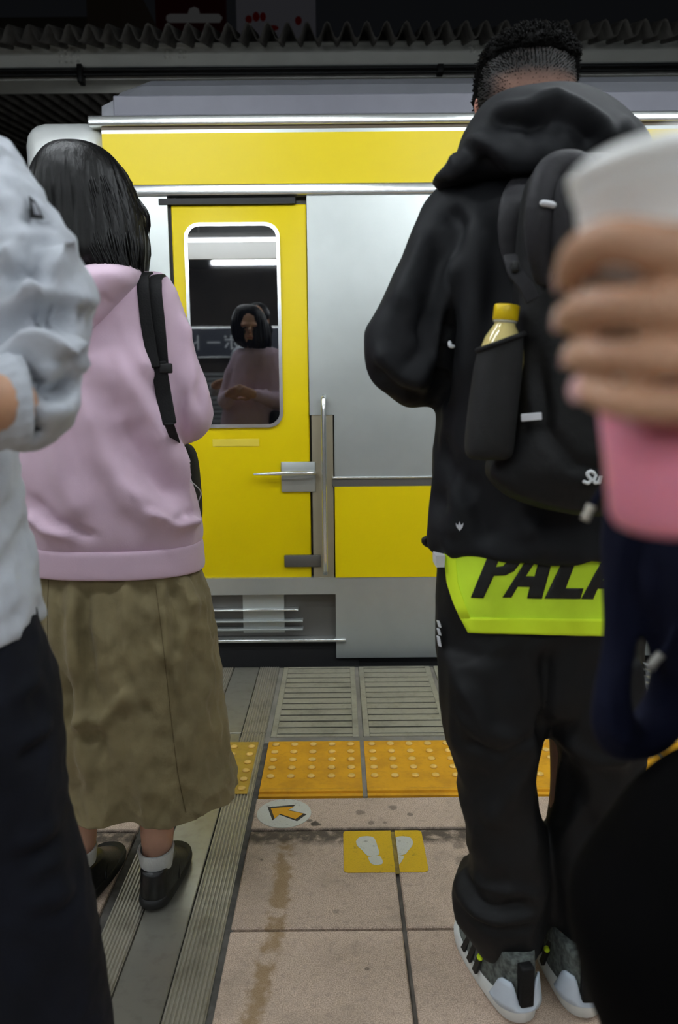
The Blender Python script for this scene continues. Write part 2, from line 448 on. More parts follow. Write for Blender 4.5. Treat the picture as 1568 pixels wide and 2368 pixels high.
# ------------------------------------------------------------------ printed stickers on the floor
def gpoly(pts, z): return [G(x, y) + Vector((0, 0, z)) for x, y in pts]
def zc(pts): return [(480+x/2.529, 1800+y/2.529) for x, y in pts]
UP = Vector((0, 0, 1))
c = G(657, 1881)
arrow = thing('floor_sticker', 'round white floor sticker with orange arrow beside the steel joint cover', 'sticker', (c.x, c.y, 0))
link('disc', lathe([(0.0765, 0.0), (0.0765, 0.0012), (0.075, 0.0015)], 40, (c.x, c.y, 0.0002)), M['decal_white'], arrow, False)
ar = zc([(352, 172), (517, 158), (468, 187), (580, 213), (524, 254), (416, 214), (380, 250)])
ctr = (sum(p[0] for p in ar)/7, sum(p[1] for p in ar)/7)
link('arrow_outline', prism(gpoly(ar, 0.0018), 0.0006, UP), material('arrow_edge', (52, 50, 48), 0.6), arrow, False)
link('arrow', prism(gpoly([(ctr[0]+(x-ctr[0])*0.84, ctr[1]+(y-ctr[1])*0.76) for x, y in ar], 0.0025), 0.0005, UP), M['decal_arrow'], arrow, False)
p0, p1 = G(795, 2019), G(976, 1921); x1b = G(990, 2019).x
fx0, fx1, fy0, fy1 = p0.x, (p1.x+x1b)/2, p0.y, p1.y
foot = thing('floor_sticker', 'yellow floor sticker with two white footprints straddling a tile joint', 'sticker', ((fx0+fx1)/2, (fy0+fy1)/2, 0))
def rrect(x0, x1, y0, y1, r, corners='1111', z=0.0):
    out = []
    for k, (cx, cy, a0) in enumerate([(x0+r, y0+r, 180), (x1-r, y0+r, 270), (x1-r, y1-r, 0), (x0+r, y1-r, 90)]):
        if corners[k] == '1':
            for s in range(6):
                a = math.radians(a0+s*18); out.append(Vector((cx+r*math.cos(a), cy+r*math.sin(a), z)))
        else: out.append(Vector((cx+(-r if k in (0, 3) else r), cy+(-r if k in (0, 1) else r), z)))
    return out
link('sticker_half', prism(rrect(fx0, 0.1315, fy0, fy1, 0.012, '1001', 0.0004), 0.0011, UP), M['decal_yellow'], foot, False)
link('sticker_half', prism(rrect(0.1425, fx1, fy0, fy1, 0.012, '0110', 0.0004), 0.0011, UP), M['decal_yellow'], foot, False)
link('sticker_crease', prism(rrect(0.1315, 0.1425, fy0, fy1, 0.001, '0000', -0.0035), 0.001, UP), material('crease_yellow', (150, 128, 60), 0.7, var=0.3, vscale=40), foot, False)
soleL = zc([(868, 372), (885, 350), (915, 343), (955, 344), (978, 358), (992, 395), (1003, 450), (940, 458), (905, 425), (875, 398)])
heelL = zc([(938, 464), (1002, 457), (1022, 480), (1024, 500), (1005, 511), (975, 510), (950, 495)])
soleR = zc([(1082, 395), (1086, 362), (1108, 346), (1145, 343), (1185, 350), (1200, 372), (1198, 395), (1175, 425), (1150, 450), (1084, 452)])
heelR = zc([(1083, 459), (1146, 457), (1138, 485), (1118, 508), (1095, 511), (1082, 505)])
for nm, pg in (('footprint', soleL), ('footprint', soleR), ('heel_print', heelL), ('heel_print', heelR)):
    q = gpoly(pg, 0.0018)
    qq = catmull([list(v) for v in q]+[list(q[0])], 3)[:-1]
    for v in qq:
        if pg in (soleR, heelR): v[0] = max(v[0], 0.1428)
        else: v[0] = min(v[0], 0.131)
    link(nm, prism([Vector(v) for v in qq], 0.0005, UP), M['decal_white'], foot, False)

# ------------------------------------------------------------------ train (at rest)
TY = 3.40
def tz(py): return P(700, py, TY).z
def tx(px, py=900): return P(px, py, TY).x
train = thing('commuter_train', 'silver commuter train with yellow bands and yellow crew door at the platform', 'train', (2.0, TY+1.4, -1.1))
XE, XR = tx(235, 300), 8.0
dx0, dx1 = tx(410), tx(714)               # crew door opening
def tp(name, x0, x1, z0, z1, mat, proud=0.0, depth=0.03, bev=0.0, parent=train):
    return link(name, box(x0, x1, TY-proud, TY-proud+depth, z0, z1, bev, 2), M[mat] if isinstance(mat, str) else mat, parent, bool(bev))
z_y0, z_y1 = tz(1336), tz(1126)           # waist band
z_s = tz(1106)
z_u0, z_u1 = tz(424), tz(306)             # upper band
z_d0, z_d1 = tz(1338), tz(470)            # crew door
z_g0, z_g1 = tz(286), tz(266)             # gutter
shell = link('body_shell', box(XE+0.02, XR, TY+0.06, TY+2.85, -0.02, z_g0), M['steel_dark'], train, False)
pa, pb = tx(772), 2.15                    # side panel right of the crew door, up to the passenger door
sx0, sx1 = 2.15, 3.45
# lower panels
tp('lower_panel', pa, XR, 0.0, z_y0, 'steel', 0.0, 0.05)
tp('sill_panel', XE, pa, tz(1374), z_y0, M['steel'], 0.004, 0.05)
tp('waist_band', pa, sx0, z_y0, z_y1, 'yellow', 0.003, 0.04)
tp('waist_band', sx1, XR, z_y0, z_y1, 'yellow', 0.003, 0.04)
tp('waist_band', XE, dx0-0.02, z_y0, z_y1, 'yellow', 0.003, 0.04)
tp('waist_moulding', pa-0.01, sx0, z_y1, z_s, 'steel_dark', 0.002, 0.03)
tp('waist_bead', pa-0.01, sx0, z_s-0.004, z_s+0.006, 'steel_bright', 0.009, 0.02, 0.003)
tp('side_panel', pa, 1.0, z_s, z_u0-0.03, 'steel', 0.0, 0.05)
tp('side_panel', 1.0, sx0, z_s, 1.05, 'steel', 0.0, 0.05)
tp('side_panel', 1.0, sx0, 1.88, z_u0-0.03, 'steel', 0.0, 0.05)
tp('side_window', 1.0, sx0, 1.05, 1.88, 'glass', -0.004, 0.02)
tp('window_frame', 1.0, sx0, 1.045, 1.07, 'steel_bright', 0.004, 0.02); tp('window_frame', 1.0, sx0, 1.86, 1.885, 'steel_bright', 0.004, 0.02)
tp('side_panel', XE, dx0-0.012, z_y1, z_u0-0.03, 'steel', 0.0, 0.05)
tp('side_panel', sx1, XR, z_s, z_u0-0.03, 'steel', 0.0, 0.05)
for k in range(2):
    pd = tp('passenger_door', sx0+0.65*k+0.004, sx0+0.65*(k+1)-0.004, 0.01, z_u0-0.06, 'yellow', -0.03, 0.04)
    tp('door_window', sx0+0.65*k+0.11, sx0+0.65*(k+1)-0.11, 1.0, 1.8, 'glass', -0.026, 0.01, 0, pd)
# top strips
tp('rain_strip', XE, XR, z_u0-0.045, z_u0-0.002, 'steel_bright', 0.014, 0.06, 0.006)
tp('upper_band', XE, XR, z_u0, z_u1, 'yellow', 0.003, 0.05)
tp('upper_strip', XE, XR, z_u1, tz(297), 'steel', 0.003, 0.05)
tp('brown_line', XE, XR, tz(298), tz(290), 'brown', 0.004, 0.05)
tp('rain_gutter', XE-0.05, XR, tz(290), z_g1, 'steel_bright', 0.022, 0.08, 0.008)
# roof: curved loft along the car
rp = [(TY+0.005, z_g1), (TY+0.012, tz(218)), (TY+0.06, tz(216)+0.012), (TY+0.13, tz(180)+0.02), (TY+0.30, z_g1+0.24), (TY+0.8, z_g1+0.36), (TY+1.45, z_g1+0.40), (TY+2.1, z_g1+0.36), (TY+2.6, z_g1+0.24), (TY+2.84, z_g1), (TY+2.84, z_g1-0.1), (TY+0.005, z_g1-0.1)]
xa = tx(232, 220)
link('roof', loft([[Vector((x, y, z_g1+(z-z_g1)*s)) for y, z in rp] for x, s in ((xa, 0.55), (xa+0.05, 0.85), (xa+0.14, 1.0), (XR, 1.0))]), M['roofgrey'], train, False)
link('roof_shoulder', box(xa+0.05, XR, TY-0.004, TY+0.03, z_g1, tz(217), 0.006), M['roofgrey2'], train, False)
# cab end
xf = tx(42, 300)
link('cab_front', box(xf, XE+0.01, TY+0.004, TY+2.8, -0.02, z_g1, 0.09, 4), M['cabwhite'], train)
# crew door
cd = tp('crew_door', dx0, dx1, z_d0, z_d1, 'yellow', -0.012, 0.04, 0.006)
tp('door_gap', dx0-0.014, dx0, z_d0-0.01, z_d1+0.01, 'black_rubber', -0.02, 0.02)
tp('door_header', tx(385), tx(690), tz(471), tz(457), 'black_rubber', 0.006, 0.05)
wx0, wx1, wz0, wz1 = tx(446), tx(646), tz(980), tz(521)
def rr_xz(x0, x1, z0, z1, r, y, n=6):
    out = []
    for cx, cz, a0 in [(x0+r, z0+r, 180), (x1-r, z0+r, 270), (x1-r, z1-r, 0), (x0+r, z1-r, 90)]:
        for s in range(n+1):
            a = math.radians(a0+s*90/n); out.append(Vector((cx+r*math.cos(a), y, cz+r*math.sin(a))))
    return out
gl = link('door_window', prism(rr_xz(wx0, wx1, wz0, wz1, 0.05, TY+0.006), 0.006), M['glass'], cd, False)
link('window_frame', prism(rr_xz(wx0-0.014, wx1+0.014, wz0-0.014, wz1+0.014, 0.06, TY-0.001), 0.012, holes=[rr_xz(wx0, wx1, wz0, wz1, 0.05, TY-0.001)]), M['steel_bright'], cd, False)
link('sash_rail', box(wx0, wx1, TY-0.004, TY+0.004, tz(598), tz(558), 0.003), M['housing'], cd, True)
tp('name_plate', tx(487), tx(596), tz(1031), tz(1014), 'pale_yellow', -0.009, 0.01, 0, cd)
hp = tp('handle_plate', tx(646), tx(727), tz(1138), tz(1068), 'steel', 0.0, 0.02, 0.004, cd)
link('lever', tube([P(588, 1097, TY-0.02), P(650, 1095, TY-0.035), P(720, 1094, TY-0.03), P(726, 1094, TY)], [0.005, 0.009, 0.009, 0.009], 10), M['steel_bright'], cd)
tp('hinge', tx(650), tx(738), tz(1311), tz(1284), 'steel_dark', 0.004, 0.02, 0.003, cd)
tp('pillar_recess', dx1+0.010, pa-0.006, z_y0-0.03, z_u0-0.06, M['pillar'], -0.006, 0.03)
tp('pillar_upper', dx1+0.002, pa, tz(960), z_u0-0.04, 'steel', -0.002, 0.05)
link('grab_rail', tube([Vector((tx(748), TY-0.005, tz(930))), Vector((tx(748), TY-0.04, tz(950))), Vector((tx(748), TY-0.04, tz(1290))), Vector((tx(748), TY-0.005, tz(1312)))], 0.011, 10, 5), M['steel_bright'], train)
# step recess under the crew door
tp('step_recess', tx(380, 1420), pa, tz(1486), tz(1374), 'steel_dark', -0.045, 0.02)
for i, py in enumerate((1411, 1437, 1456)):
    tp('step_bar', tx(400, 1420), tx(700, 1420) if i else tx(690, 1420), tz(py)-0.004, tz(py)+0.004, 'steel_bright' if i == 0 else 'steel', 0.0, 0.045, 0.002)
tp('step_box', tx(560, 1400), tx(656, 1400), tz(1466), tz(1376), 'steel', -0.025, 0.03)
tp('step_sill', tx(380, 1480), tx(800, 1480), tz(1484), tz(1477), 'steel_bright', 0.012, 0.06, 0.003)
link('underframe', box(xf+0.2, XR, TY+0.03, TY+2.8, -0.85, 0.0), M['under'], train, False)
tp('skirt', XE, pa+0.1, -0.06, tz(1488), 'under', -0.015, 0.03)
for k in range(4):
    x = -0.4+2.1*k
    link('wheel', tube([Vector((x, TY+0.75, -0.58)), Vector((x, TY+0.88, -0.58))], 0.40, 28, 1, round_ends=False), M['steel_dark'], train)

# track bed, opposite platform, far walls
tb = link('trackbed', box(-14, 14, EDGE-0.2, 8.2, -1.35, -1.13), M['darkwall'], smooth=False); tag(tb, 'dark ballast track bed under the train', None, kind='structure')
for y in (4.3, 5.37): tag(link('rail', box(-14, 14, y-0.035, y+0.035, -1.13, -1.0), M['steel_dark'], smooth=False), 'steel running rail on the %s side of the track bed' % ('platform' if y < 5 else 'far'), 'rail', 'track rails')
fp = link('floor_far', box(-14, 14, 8.2, 13, -1.2, 0.0), M['concrete'], smooth=False); tag(fp, 'opposite platform beyond the train', None, kind='structure')
fw = link('wall_far', box(-14, 14, 13, 13.2, -1.2, 4.0), M['darkwall'], smooth=False); tag(fw, 'dark wall behind the opposite platform', None, kind='structure')

# ------------------------------------------------------------------ canopy over the opposite platform
CYB = 7.6
zb0, zb1 = P(784, 153, CYB).z, P(784, 101, CYB).z
can = thing('platform_canopy', 'corrugated platform canopy on a riveted grey steel beam above the train', 'canopy', (0, 9.5, 0))
def beam_shape():
    pr = [(CYB, zb0), (CYB-0.05, zb0-0.005), (CYB-0.05, zb0+0.012), (CYB, zb0+0.02), (CYB, zb1-0.02), (CYB-0.05, zb1-0.012), (CYB-0.05, zb1), (CYB+0.12, zb1), (CYB+0.12, zb0-0.005)]
    return loft([[Vector((x, y, z)) for y, z in pr] for x in (-9, 9)])
link('beam', beam_shape(), M['beam'], can, False)
link('lower_flange', box(-9, 9, CYB-0.02, CYB+0.3, P(784, 182, CYB).z, P(784, 174, CYB).z), M['beam'], can, False)
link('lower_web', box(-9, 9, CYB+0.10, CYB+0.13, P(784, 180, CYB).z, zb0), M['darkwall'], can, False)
# corrugated sheet: waves along X, rising slightly away from the edge
pitch = 42/F*P(784, 80, 7.0).y*1.0
sv, sf = [], []
y_near = 6.9; zt = P(784, 71, y_near).z; yb = CYB+0.05; zbm = zb1+0.05
nx = int(18/pitch)*8
for i in range(nx+1):
    x = -9+i*pitch/8; w = 0.064*math.cos(2*math.pi*i/8)
    w = math.copysign(abs(w/0.064)**0.8*0.064, w)
    for (y, z) in ((y_near, zt), (yb, zbm), (12.5, zbm+0.55)):
        sv.append(Vector((x, y, z+w+0.045*0)))
    for (y, z) in ((y_near, zt), (yb, zbm), (12.5, zbm+0.55)):
        sv.append(Vector((x, y, z+w+0.008)))
for i in range(nx):
    a, b = i*6, (i+1)*6
    for k in (0, 1): sf.append((a+k, a+k+1, b+k+1, b+k)); sf.append((a+3+k, b+3+k, b+4+k, a+4+k))
    sf.append((a, b, b+3, a+3))
link('corrugated_roof', (sv, sf), M['canopy'], can, True)
bolt_me = mesh_of(lathe([(0.016, 0), (0.015, 0.008), (0.008, 0.014), (0.002, 0.015)], 10), 'bolt'); bolt_me.materials.append(M['beam']); bolt_me.shade_smooth()
for cx0, nc, nr, dxp, dyp, y0 in ((140, 4, 4, 13.5, 13, 117), (384, 2, 2, 11, 12, 120), (416, 2, 2, 11, 12, 120), (1087, 2, 2, 11, 11, 108), (1104, 1, 2, 11, 11, 108)):
    for i in range(nc):
        for j in range(nr):
            p = P(cx0+dxp*i, y0+dyp*j, CYB)
            d = bpy.data.objects.new('bolt', bolt_me); COL.objects.link(d); d.location = (p.x, CYB+0.001, p.z); d.rotation_euler = (math.pi/2, 0, 0); set_parent(d, can)
p = P(188, 128, CYB); link('splice_plate', box(p.x-0.24, p.x, CYB-0.004, CYB+0.01, zb0+0.03, zb1-0.02), M['beam'], can, False)
for px in (-520, 620, 1800):
    x = P(px, 150, 9.5).x; link('column', box(x-0.12, x+0.12, 9.4, 9.64, 0, zb1+0.3), M['beam'], can, False)
for k, py in enumerate((155, 166)):
    z = P(784, py, CYB-0.12).z
    cb = link('cable', tube([Vector((-9, CYB-0.12, z)), Vector((0, CYB-0.12, z-0.006)), Vector((9, CYB-0.12, z))], 0.017, 8), M['cable'])
    tag(cb, 'black cable running along the canopy beam, %s of two' % ('upper' if k == 0 else 'lower'), 'cable', 'cables along the beam')
link('conduit', tube([Vector((-9, CYB-0.08, P(784, 161, CYB).z)), Vector((9, CYB-0.08, P(784, 161, CYB).z))], 0.012, 8, 1), M['steel'], can)
for px, y0, y1 in ((185, 149, 192), (1018, 149, 170)):
    a, b = P(px-7, y0, CYB-0.14), P(px+8, y1, CYB-0.14)
    link('cable_clamp', box(a.x, b.x, CYB-0.17, CYB-0.06, b.z, a.z, 0.01), M['cable'], can)
# a lower, farther roof seen past the end of the train
fr = thing('far_canopy', 'low brown corrugated roof far behind the train end', 'canopy', (-4, 11, 0))
sv, sf = [], []
za = P(100, 190, 10.5).z
for i in range(241):
    x = -10+i*0.03; w = 0.04*math.cos(i*math.pi/4)
    sv += [Vector((x, 10.5, za+w)), Vector((x, 12.9, za+w+0.5))]
for i in range(240): sf.append((2*i, 2*i+1, 2*i+3, 2*i+2))
link('corrugated_roof', (sv, sf), M['canopy'], fr)
link('fascia', box(-10, -2.8, 10.5, 10.6, P(100, 230, 10.5).z, P(100, 200, 10.5).z), material('fascia_brown', (110, 88, 66), 0.7), fr, False)

# signs in the night beyond the canopy
SY = 30.0
def sgn(name, label, x0, x1, y0, y1, mat):
    a, b = P(x0, y1, SY), P(x1, y0, SY)
    o = thing(name, label, 'billboard', ((a.x+b.x)/2, SY, a.z))
    link('panel', box(a.x, b.x, SY, SY+0.4, a.z, b.z), mat, o, False); return o
def spoly(pts, dy=0.06): return [P(x, y, SY-dy) for x, y in pts]
s1 = sgn('billboard', 'dim dark red billboard with a pale cross shaped mark above the canopy', 362, 518, -70, 92, material('billboard_red', (28, 6, 8), 0.6, emit=(40, 6, 8), estr=0.03))
mk = material('billboard_pale', (60, 60, 60), 0.6, emit=(110, 110, 110), estr=0.04)
link('mark', prism(spoly([(385, 36), (392, 32), (434, 32), (438, 20), (449, 15), (459, 20), (462, 32), (506, 32), (514, 40), (508, 51), (390, 51), (384, 45)]), 0.05), mk, s1, False)
s2 = sgn('billboard', 'dim white billboard with red rounded marks above the canopy', 548, 728, -70, 92, material('billboard_white', (48, 48, 52), 0.6, emit=(120, 120, 128), estr=0.025))
rd = material('billboard_mark_red', (50, 10, 8), 0.6, emit=(70, 9, 8), estr=0.05)
for x, y, a, b in ((575, 44, 8, 9), (592, 38, 8, 11), (608, 38, 7, 10), (690, 47, 8, 10), (632, 64, 12, 6)):
    link('red_mark', prism(spoly([(x+a*math.cos(i*math.pi/8), y+b*math.sin(i*math.pi/8)) for i in range(16)]), 0.05), rd, s2, False)
bl = thing('building', 'dim brown building wall beyond the canopy at the left', 'building', (P(235, 100, 20).x, 20, 0))
a, b = P(205, 110, 20), P(272, -120, 20)
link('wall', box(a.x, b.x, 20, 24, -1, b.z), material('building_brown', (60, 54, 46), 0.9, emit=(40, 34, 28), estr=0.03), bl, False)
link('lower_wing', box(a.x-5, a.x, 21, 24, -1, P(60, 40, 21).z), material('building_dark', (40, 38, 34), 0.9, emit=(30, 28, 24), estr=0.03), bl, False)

# ------------------------------------------------------------------ our own canopy ceiling, rear wall, lamps
ce = link('ceiling', box(-7, 7, -6, 2.6, 3.0, 3.08), M['ceil'], smooth=False); tag(ce, 'painted canopy ceiling over the platform', None, kind='structure')
wb = link('wall_back', box(-7, 7, -6.0, -5.7, 0, 3.0), M['darkwall'], smooth=False); tag(wb, 'dark wall behind the platform', None, kind='structure')
shu = thing('roller_shutter', 'grey roller shutter in the wall behind the platform', 'shutter', (-1.5, -5.66, 0))
sl_me = mesh_of(box(-2.6, 2.6, -0.012, 0.012, 0.0, 0.062, 0.008, 2), 'slat'); sl_me.materials.append(M['shutter']); sl_me.shade_smooth()
for k in range(20):
    d = bpy.data.objects.new('slat', sl_me); COL.objects.link(d); d.location = (-1.5, -5.68, 0.02+0.072*k); set_parent(d, shu)
ssn = thing('wall_sign', 'dark blue wall sign with white katakana above the shutter', 'sign', (-1.6, -5.6, 1.72))
link('panel', box(-3.3, -0.2, -5.69, -5.60, 1.68, 2.12, 0.01), M['sign_navy'], ssn, False)
for z in (1.675, 2.115): link('edge_trim', box(-3.3, -0.2, -5.70, -5.585, z, z+0.018), M['steel_bright'], ssn, False)
# strokes of the katakana, read from the platform side (x runs to the left for a reader facing -Y)
def stroke(cx, pts, w):
    out = []
    for (ax, az), (bx, bz) in zip(pts, pts[1:]):
        a = Vector((cx-ax, -5.595, 1.9+az)); b = Vector((cx-bx, -5.595, 1.9+bz)); out.append(tube([a, b], w, 6, 1))
    return join(*out)
SX = -1.62
ho = [[(-0.10, 0.04), (0.09, 0.04)], [(0, 0.10), (0, -0.10), (-0.03, -0.085)], [(-0.05, -0.01), (-0.09, -0.07)], [(0.05, -0.01), (0.09, -0.07)], [(0.075, 0.085), (0.09, 0.10), (0.105, 0.085), (0.09, 0.07), (0.075, 0.085)]]
link('letter', join(*[stroke(SX, s, 0.012 if i < 4 else 0.006) for i, s in enumerate(ho)]), M['letter_white'], ssn)
link('letter', stroke(SX-0.27, [(-0.09, 0), (0.09, 0)], 0.013), M['letter_white'], ssn)
link('letter', join(stroke(SX-0.54, [(-0.03, 0.10), (-0.03, -0.10)], 0.012), stroke(SX-0.54, [(-0.03, 0.02), (0.06, -0.03)], 0.012)), M['letter_white'], ssn)
# fluorescent fixtures
def fixture(x, y, z, where, k, n):
    t = thing('ceiling_lamp', '%s fluorescent ceiling lamp %s' % (where, ['first from the left', 'second from the left', 'third from the left', 'fourth from the left'][k]), 'lamp', (x, y, z), 'fluorescent lamps')
    link('housing', box(x-0.62, x+0.62, y-0.05, y+0.05, z+0.03, z+0.09, 0.01), M['housing'], t, False)
    link('lamp_tube', tube([Vector((x-0.58, y, z)), Vector((x+0.58, y, z))], 0.019, 10, 1), M['tube'], t)
    for s in (-1, 1):
        link('socket', box(x+s*0.60-0.015, x+s*0.60+0.015, y-0.02, y+0.02, z-0.022, z+0.035), M['housing'], t, False)
        link('stem', tube([Vector((x+s*0.4, y, z+0.085)), Vector((x+s*0.4, y, 3.0)) if y < 3 else Vector((x+s*0.4, CYB, P(784, 182, CYB).z))], 0.008, 8, 1, round_ends=False), M['housing'], t)
for (y, z), where in zip(LAMP_ROWS, ('platform edge', 'front platform', 'mid platform', 'rear platform')):  # front row is unseen, added to brighten the floor
    for k in range(4): fixture(-3.15+2.1*k, y, z, where, k, 4)
for k in range(4): fixture(-1.1+1.9*k, 7.28, 3.42, 'opposite platform', k, 4)  # unseen row behind the train, added to light the canopy beam

# ================================================================== people
M['skin_light'] = material('skin_light', (206, 160, 136), 0.5, sss=0.15, var=0.05, vscale=20)
M['skin_tan'] = material('skin_tan', (190, 145, 114), 0.5, sss=0.15, var=0.06, vscale=25, bump=0.08, bscale=400)
M['skin_brown'] = material('skin_brown', (134, 98, 80), 0.55, sss=0.1, var=0.10, vscale=30)
M['hair'] = material('hair_black', (8, 7, 7), 0.38, spec=0.3, bump=0.25, bscale=120, bstretch=(1, 1, 0.05))
M['curl'] = material('hair_curly', (12, 11, 10), 0.9, spec=0.12)
M['pink'] = material('pink_sweat_fabric', (210, 182, 200), 0.85, sheen=0.25, var=0.03, vscale=5, bump=0.06, bscale=300)
M['khaki'] = material('khaki_cotton', (126, 114, 80), 0.8, sheen=0.1, var=0.10, vscale=11, bump=0.30, bscale=38)
M['jacket'] = material('black_shell_fabric', (18, 19.5, 23), 0.7, spec=0.3, bump=0.08, bscale=25)
M['pants'] = material('black_pants_fabric', (12, 13, 15), 0.65, spec=0.35, bump=0.05, bscale=30)
M['lime'] = material('lime_fabric', (214, 250, 60), 0.75, spec=.2, var=0.04, vscale=14)
M['lime_hem'] = material('lime_hem_fabric', (226, 255, 40), 0.75)
M['print_black'] = material('print_black', (24, 25, 24), 0.55, var=0.4, vscale=25)
M['sock'] = material('white_sock', (206, 208, 206), 0.9, bump=0.3, bscale=300, bstretch=(1, 1, 0.1))
M['black_leather'] = material('black_leather', (18, 18, 19), 0.35, bump=0.08, bscale=80)
M['grey_shirt'] = material('pale_grey_nylon', (182, 187, 194), 0.65, var=0.04, vscale=9, bump=0.35, bscale=24)
M['denim'] = material('dark_denim', (13, 16, 26), 0.85, spec=0.25, var=0.3, vscale=12, bump=0.12, bscale=200)
M['webbing'] = material('black_webbing', (13, 13, 14), 0.7, spec=0.3, bump=0.2, bscale=250)
M['pack'] = material('backpack_ripstop', (14, 14, 15), 0.6, spec=0.35, bump=0.15, bscale=60)
M['pack_grey'] = material('backpack_grey_ripstop', (40, 39, 42), 0.65, spec=0.35, var=0.12, vscale=20, bump=0.25, bscale=40)
M['mesh'] = material('pocket_mesh', (13, 13, 13), 0.7, bump=0.3, bscale=500)
M['reflective'] = material('reflective_tape', (206, 208, 212), 0.4)
M['knit'] = material('knit_grey', (92, 98, 94), 0.9, var=0.5, vscale=90, bump=0.4, bscale=160, bstretch=(1, 0.25, 1))
M['sole'] = material('sole_white', (222, 226, 224), 0.55)
M['counter'] = material('heel_counter', (196, 208, 220), 0.35)
M['eye'] = material('eye_dark', (20, 16, 14), 0.2)
M['lip'] = material('lip', (170, 100, 92), 0.5)

def hand_shapes(w, d, n, curl=0.5, s=1.0, thumb=1):
    """palm and five fingers; w wrist, d finger direction, n direction the palm faces, thumb side = d x n * thumb"""
    d = Vector(d).normalized(); n = Vector(n); n = (n-d*n.dot(d)).normalized(); l = d.cross(n)*thumb
    out = [tube([w, w+d*0.03*s, w+d*0.088*s], [0.028*s, 0.036*s, 0.039*s], 14, 4, ref=l, flat=0.4)]
    for off, ln, r in ((0.029, 0.070, 0.0088), (0.010, 0.078, 0.0092), (-0.010, 0.072, 0.0088), (-0.028, 0.056, 0.0076)):
        b = w+d*0.085*s+l*off*s; pts = [b-d*0.02*s, b]; a = 0.0
        for k, f in enumerate((0.45, 0.32, 0.23)):
            a += curl*(1.0, 1.1, 0.7)[k]; b = b+(d*math.cos(a)+n*math.sin(a))*ln*f*s; pts.append(b)
        out.append(tube(pts, [r*s, r*s, r*s*0.98, r*s*0.92, r*s*0.8], 10, 3))
    b = w+d*0.022*s+l*0.024*s
    out.append(tube([b, b+(d*0.6+l*0.7+n*0.3)*0.035*s, b+(d*0.85+l*0.55+n*0.6)*0.06*s], [0.012*s, 0.0105*s, 0.0085*s], 10, 4))
    return out
def limb(pts, r, n=16): return tube([Vector(p) for p in pts], r, n, 5)
def head_shapes(c, fwd, s=1.0):
    """skull, jaw, nose, brow, ears; fwd is the horizontal facing direction"""
    f = Vector(fwd).normalized(); r = f.cross(Vector((0, 0, 1))).normalized(); u = r.cross(f).normalized()
    def e(o, a, b, h, n=18): # ellipsoid aligned to r,f,u
        v, q = ellipsoid((0, 0, 0), a*s, b*s, h*s, n, 12); o = c+(r*o[0]+f*o[1]+u*o[2])*s
        return [o+r*p.x+f*p.y+u*p.z for p in v], q
    return [e((0, -0.01, 0.02), 0.076, 0.096, 0.098, 24), e((0, 0.03, -0.06), 0.056, 0.062, 0.066), e((0, 0.093, -0.015), 0.013, 0.022, 0.022),
            e((0, 0.076, 0.018), 0.052, 0.020, 0.014), e((0.077, 0.0, -0.01), 0.010, 0.018, 0.030), e((-0.077, 0.0, -0.01), 0.010, 0.018, 0.030), e((0, 0.085, -0.058), 0.024, 0.012, 0.010)], (r, f, u)
def face(parent, c, axes, s=1.0):
    r, f, u = axes
    for k in (-1, 1):
        o = c+(r*0.030*k+f*0.082+u*0.0)*s
        link('eye', ellipsoid(o, 0.011*s, 0.010*s, 0.006*s, 12, 8), M['eye'], parent)
    link('mouth', ellipsoid(c+(f*0.094-u*0.058)*s, 0.020*s, 0.008*s, 0.005*s, 12, 8), M['lip'], parent)
def body(parent, head, fwd, neck, chest, pelvis, sh, el, wr, hip, kn, an, hands, mat, lean=(0, 0, 0), s=1.0):
    hs, ax = head_shapes(head, fwd, s)
    parts = list(hs)
    parts.append(limb([neck, (Vector(neck)+head)/2, head-Vector((0, 0, 0.05))], [0.06, 0.052, 0.052]))
    parts.append(tube([Vector(pelvis)-Vector((0, 0, 0.06)), Vector(pelvis), (Vector(pelvis)+Vector(chest))/2, Vector(chest), Vector(neck)], [0.12, 0.14, 0.125, 0.145, 0.07], 24, 5, ref=Vector(sh[0])-Vector(sh[1]), flat=0.62))
    for k in range(2):
        parts.append(limb([Vector(chest)*0.4+Vector(sh[k])*0.6, sh[k], (Vector(sh[k])+Vector(el[k]))/2, el[k]], [0.05, 0.048, 0.043, 0.035]))
        parts.append(limb([el[k], (Vector(el[k])*0.6+Vector(wr[k])*0.4), wr[k]], [0.036, 0.036, 0.025]))
        parts.append(limb([hip[k], (Vector(hip[k])+Vector(kn[k]))/2, kn[k], Vector(kn[k])*0.65+Vector(an[k])*0.35, an[k]], [0.08, 0.068, 0.05, 0.05, 0.033]))
        parts.append(limb([Vector(an[k]), Vector(an[k])+Vector((0, 0, -0.03))+Vector(fwd)*0.01, Vector((an[k][0], an[k][1], 0.045))+Vector(fwd)*0.10], [0.033, 0.033, 0.022]))
        parts += hands[k]
    b = link('body', fuse(parts, 0.0075*s, 2), mat, parent)
    face(b, head, ax, s)
    return b, ax
def foot_outline(L, wd, n=36):
    pts = []
    for i in range(n):
        t = 2*math.pi*i/n; y = (1-math.cos(t))/2          # 0 heel .. 1 toe
        w = wd*(0.76+0.26*math.sin(min(y, 1)*math.pi*0.9-0.45)) * (1-abs(2*y-1)**(9 if y < 0.5 else 4.5))**0.5
        pts.append((math.copysign(w, math.sin(t)) if 0 < i < n and i != n//2 else 0.0, y*L))
    return pts
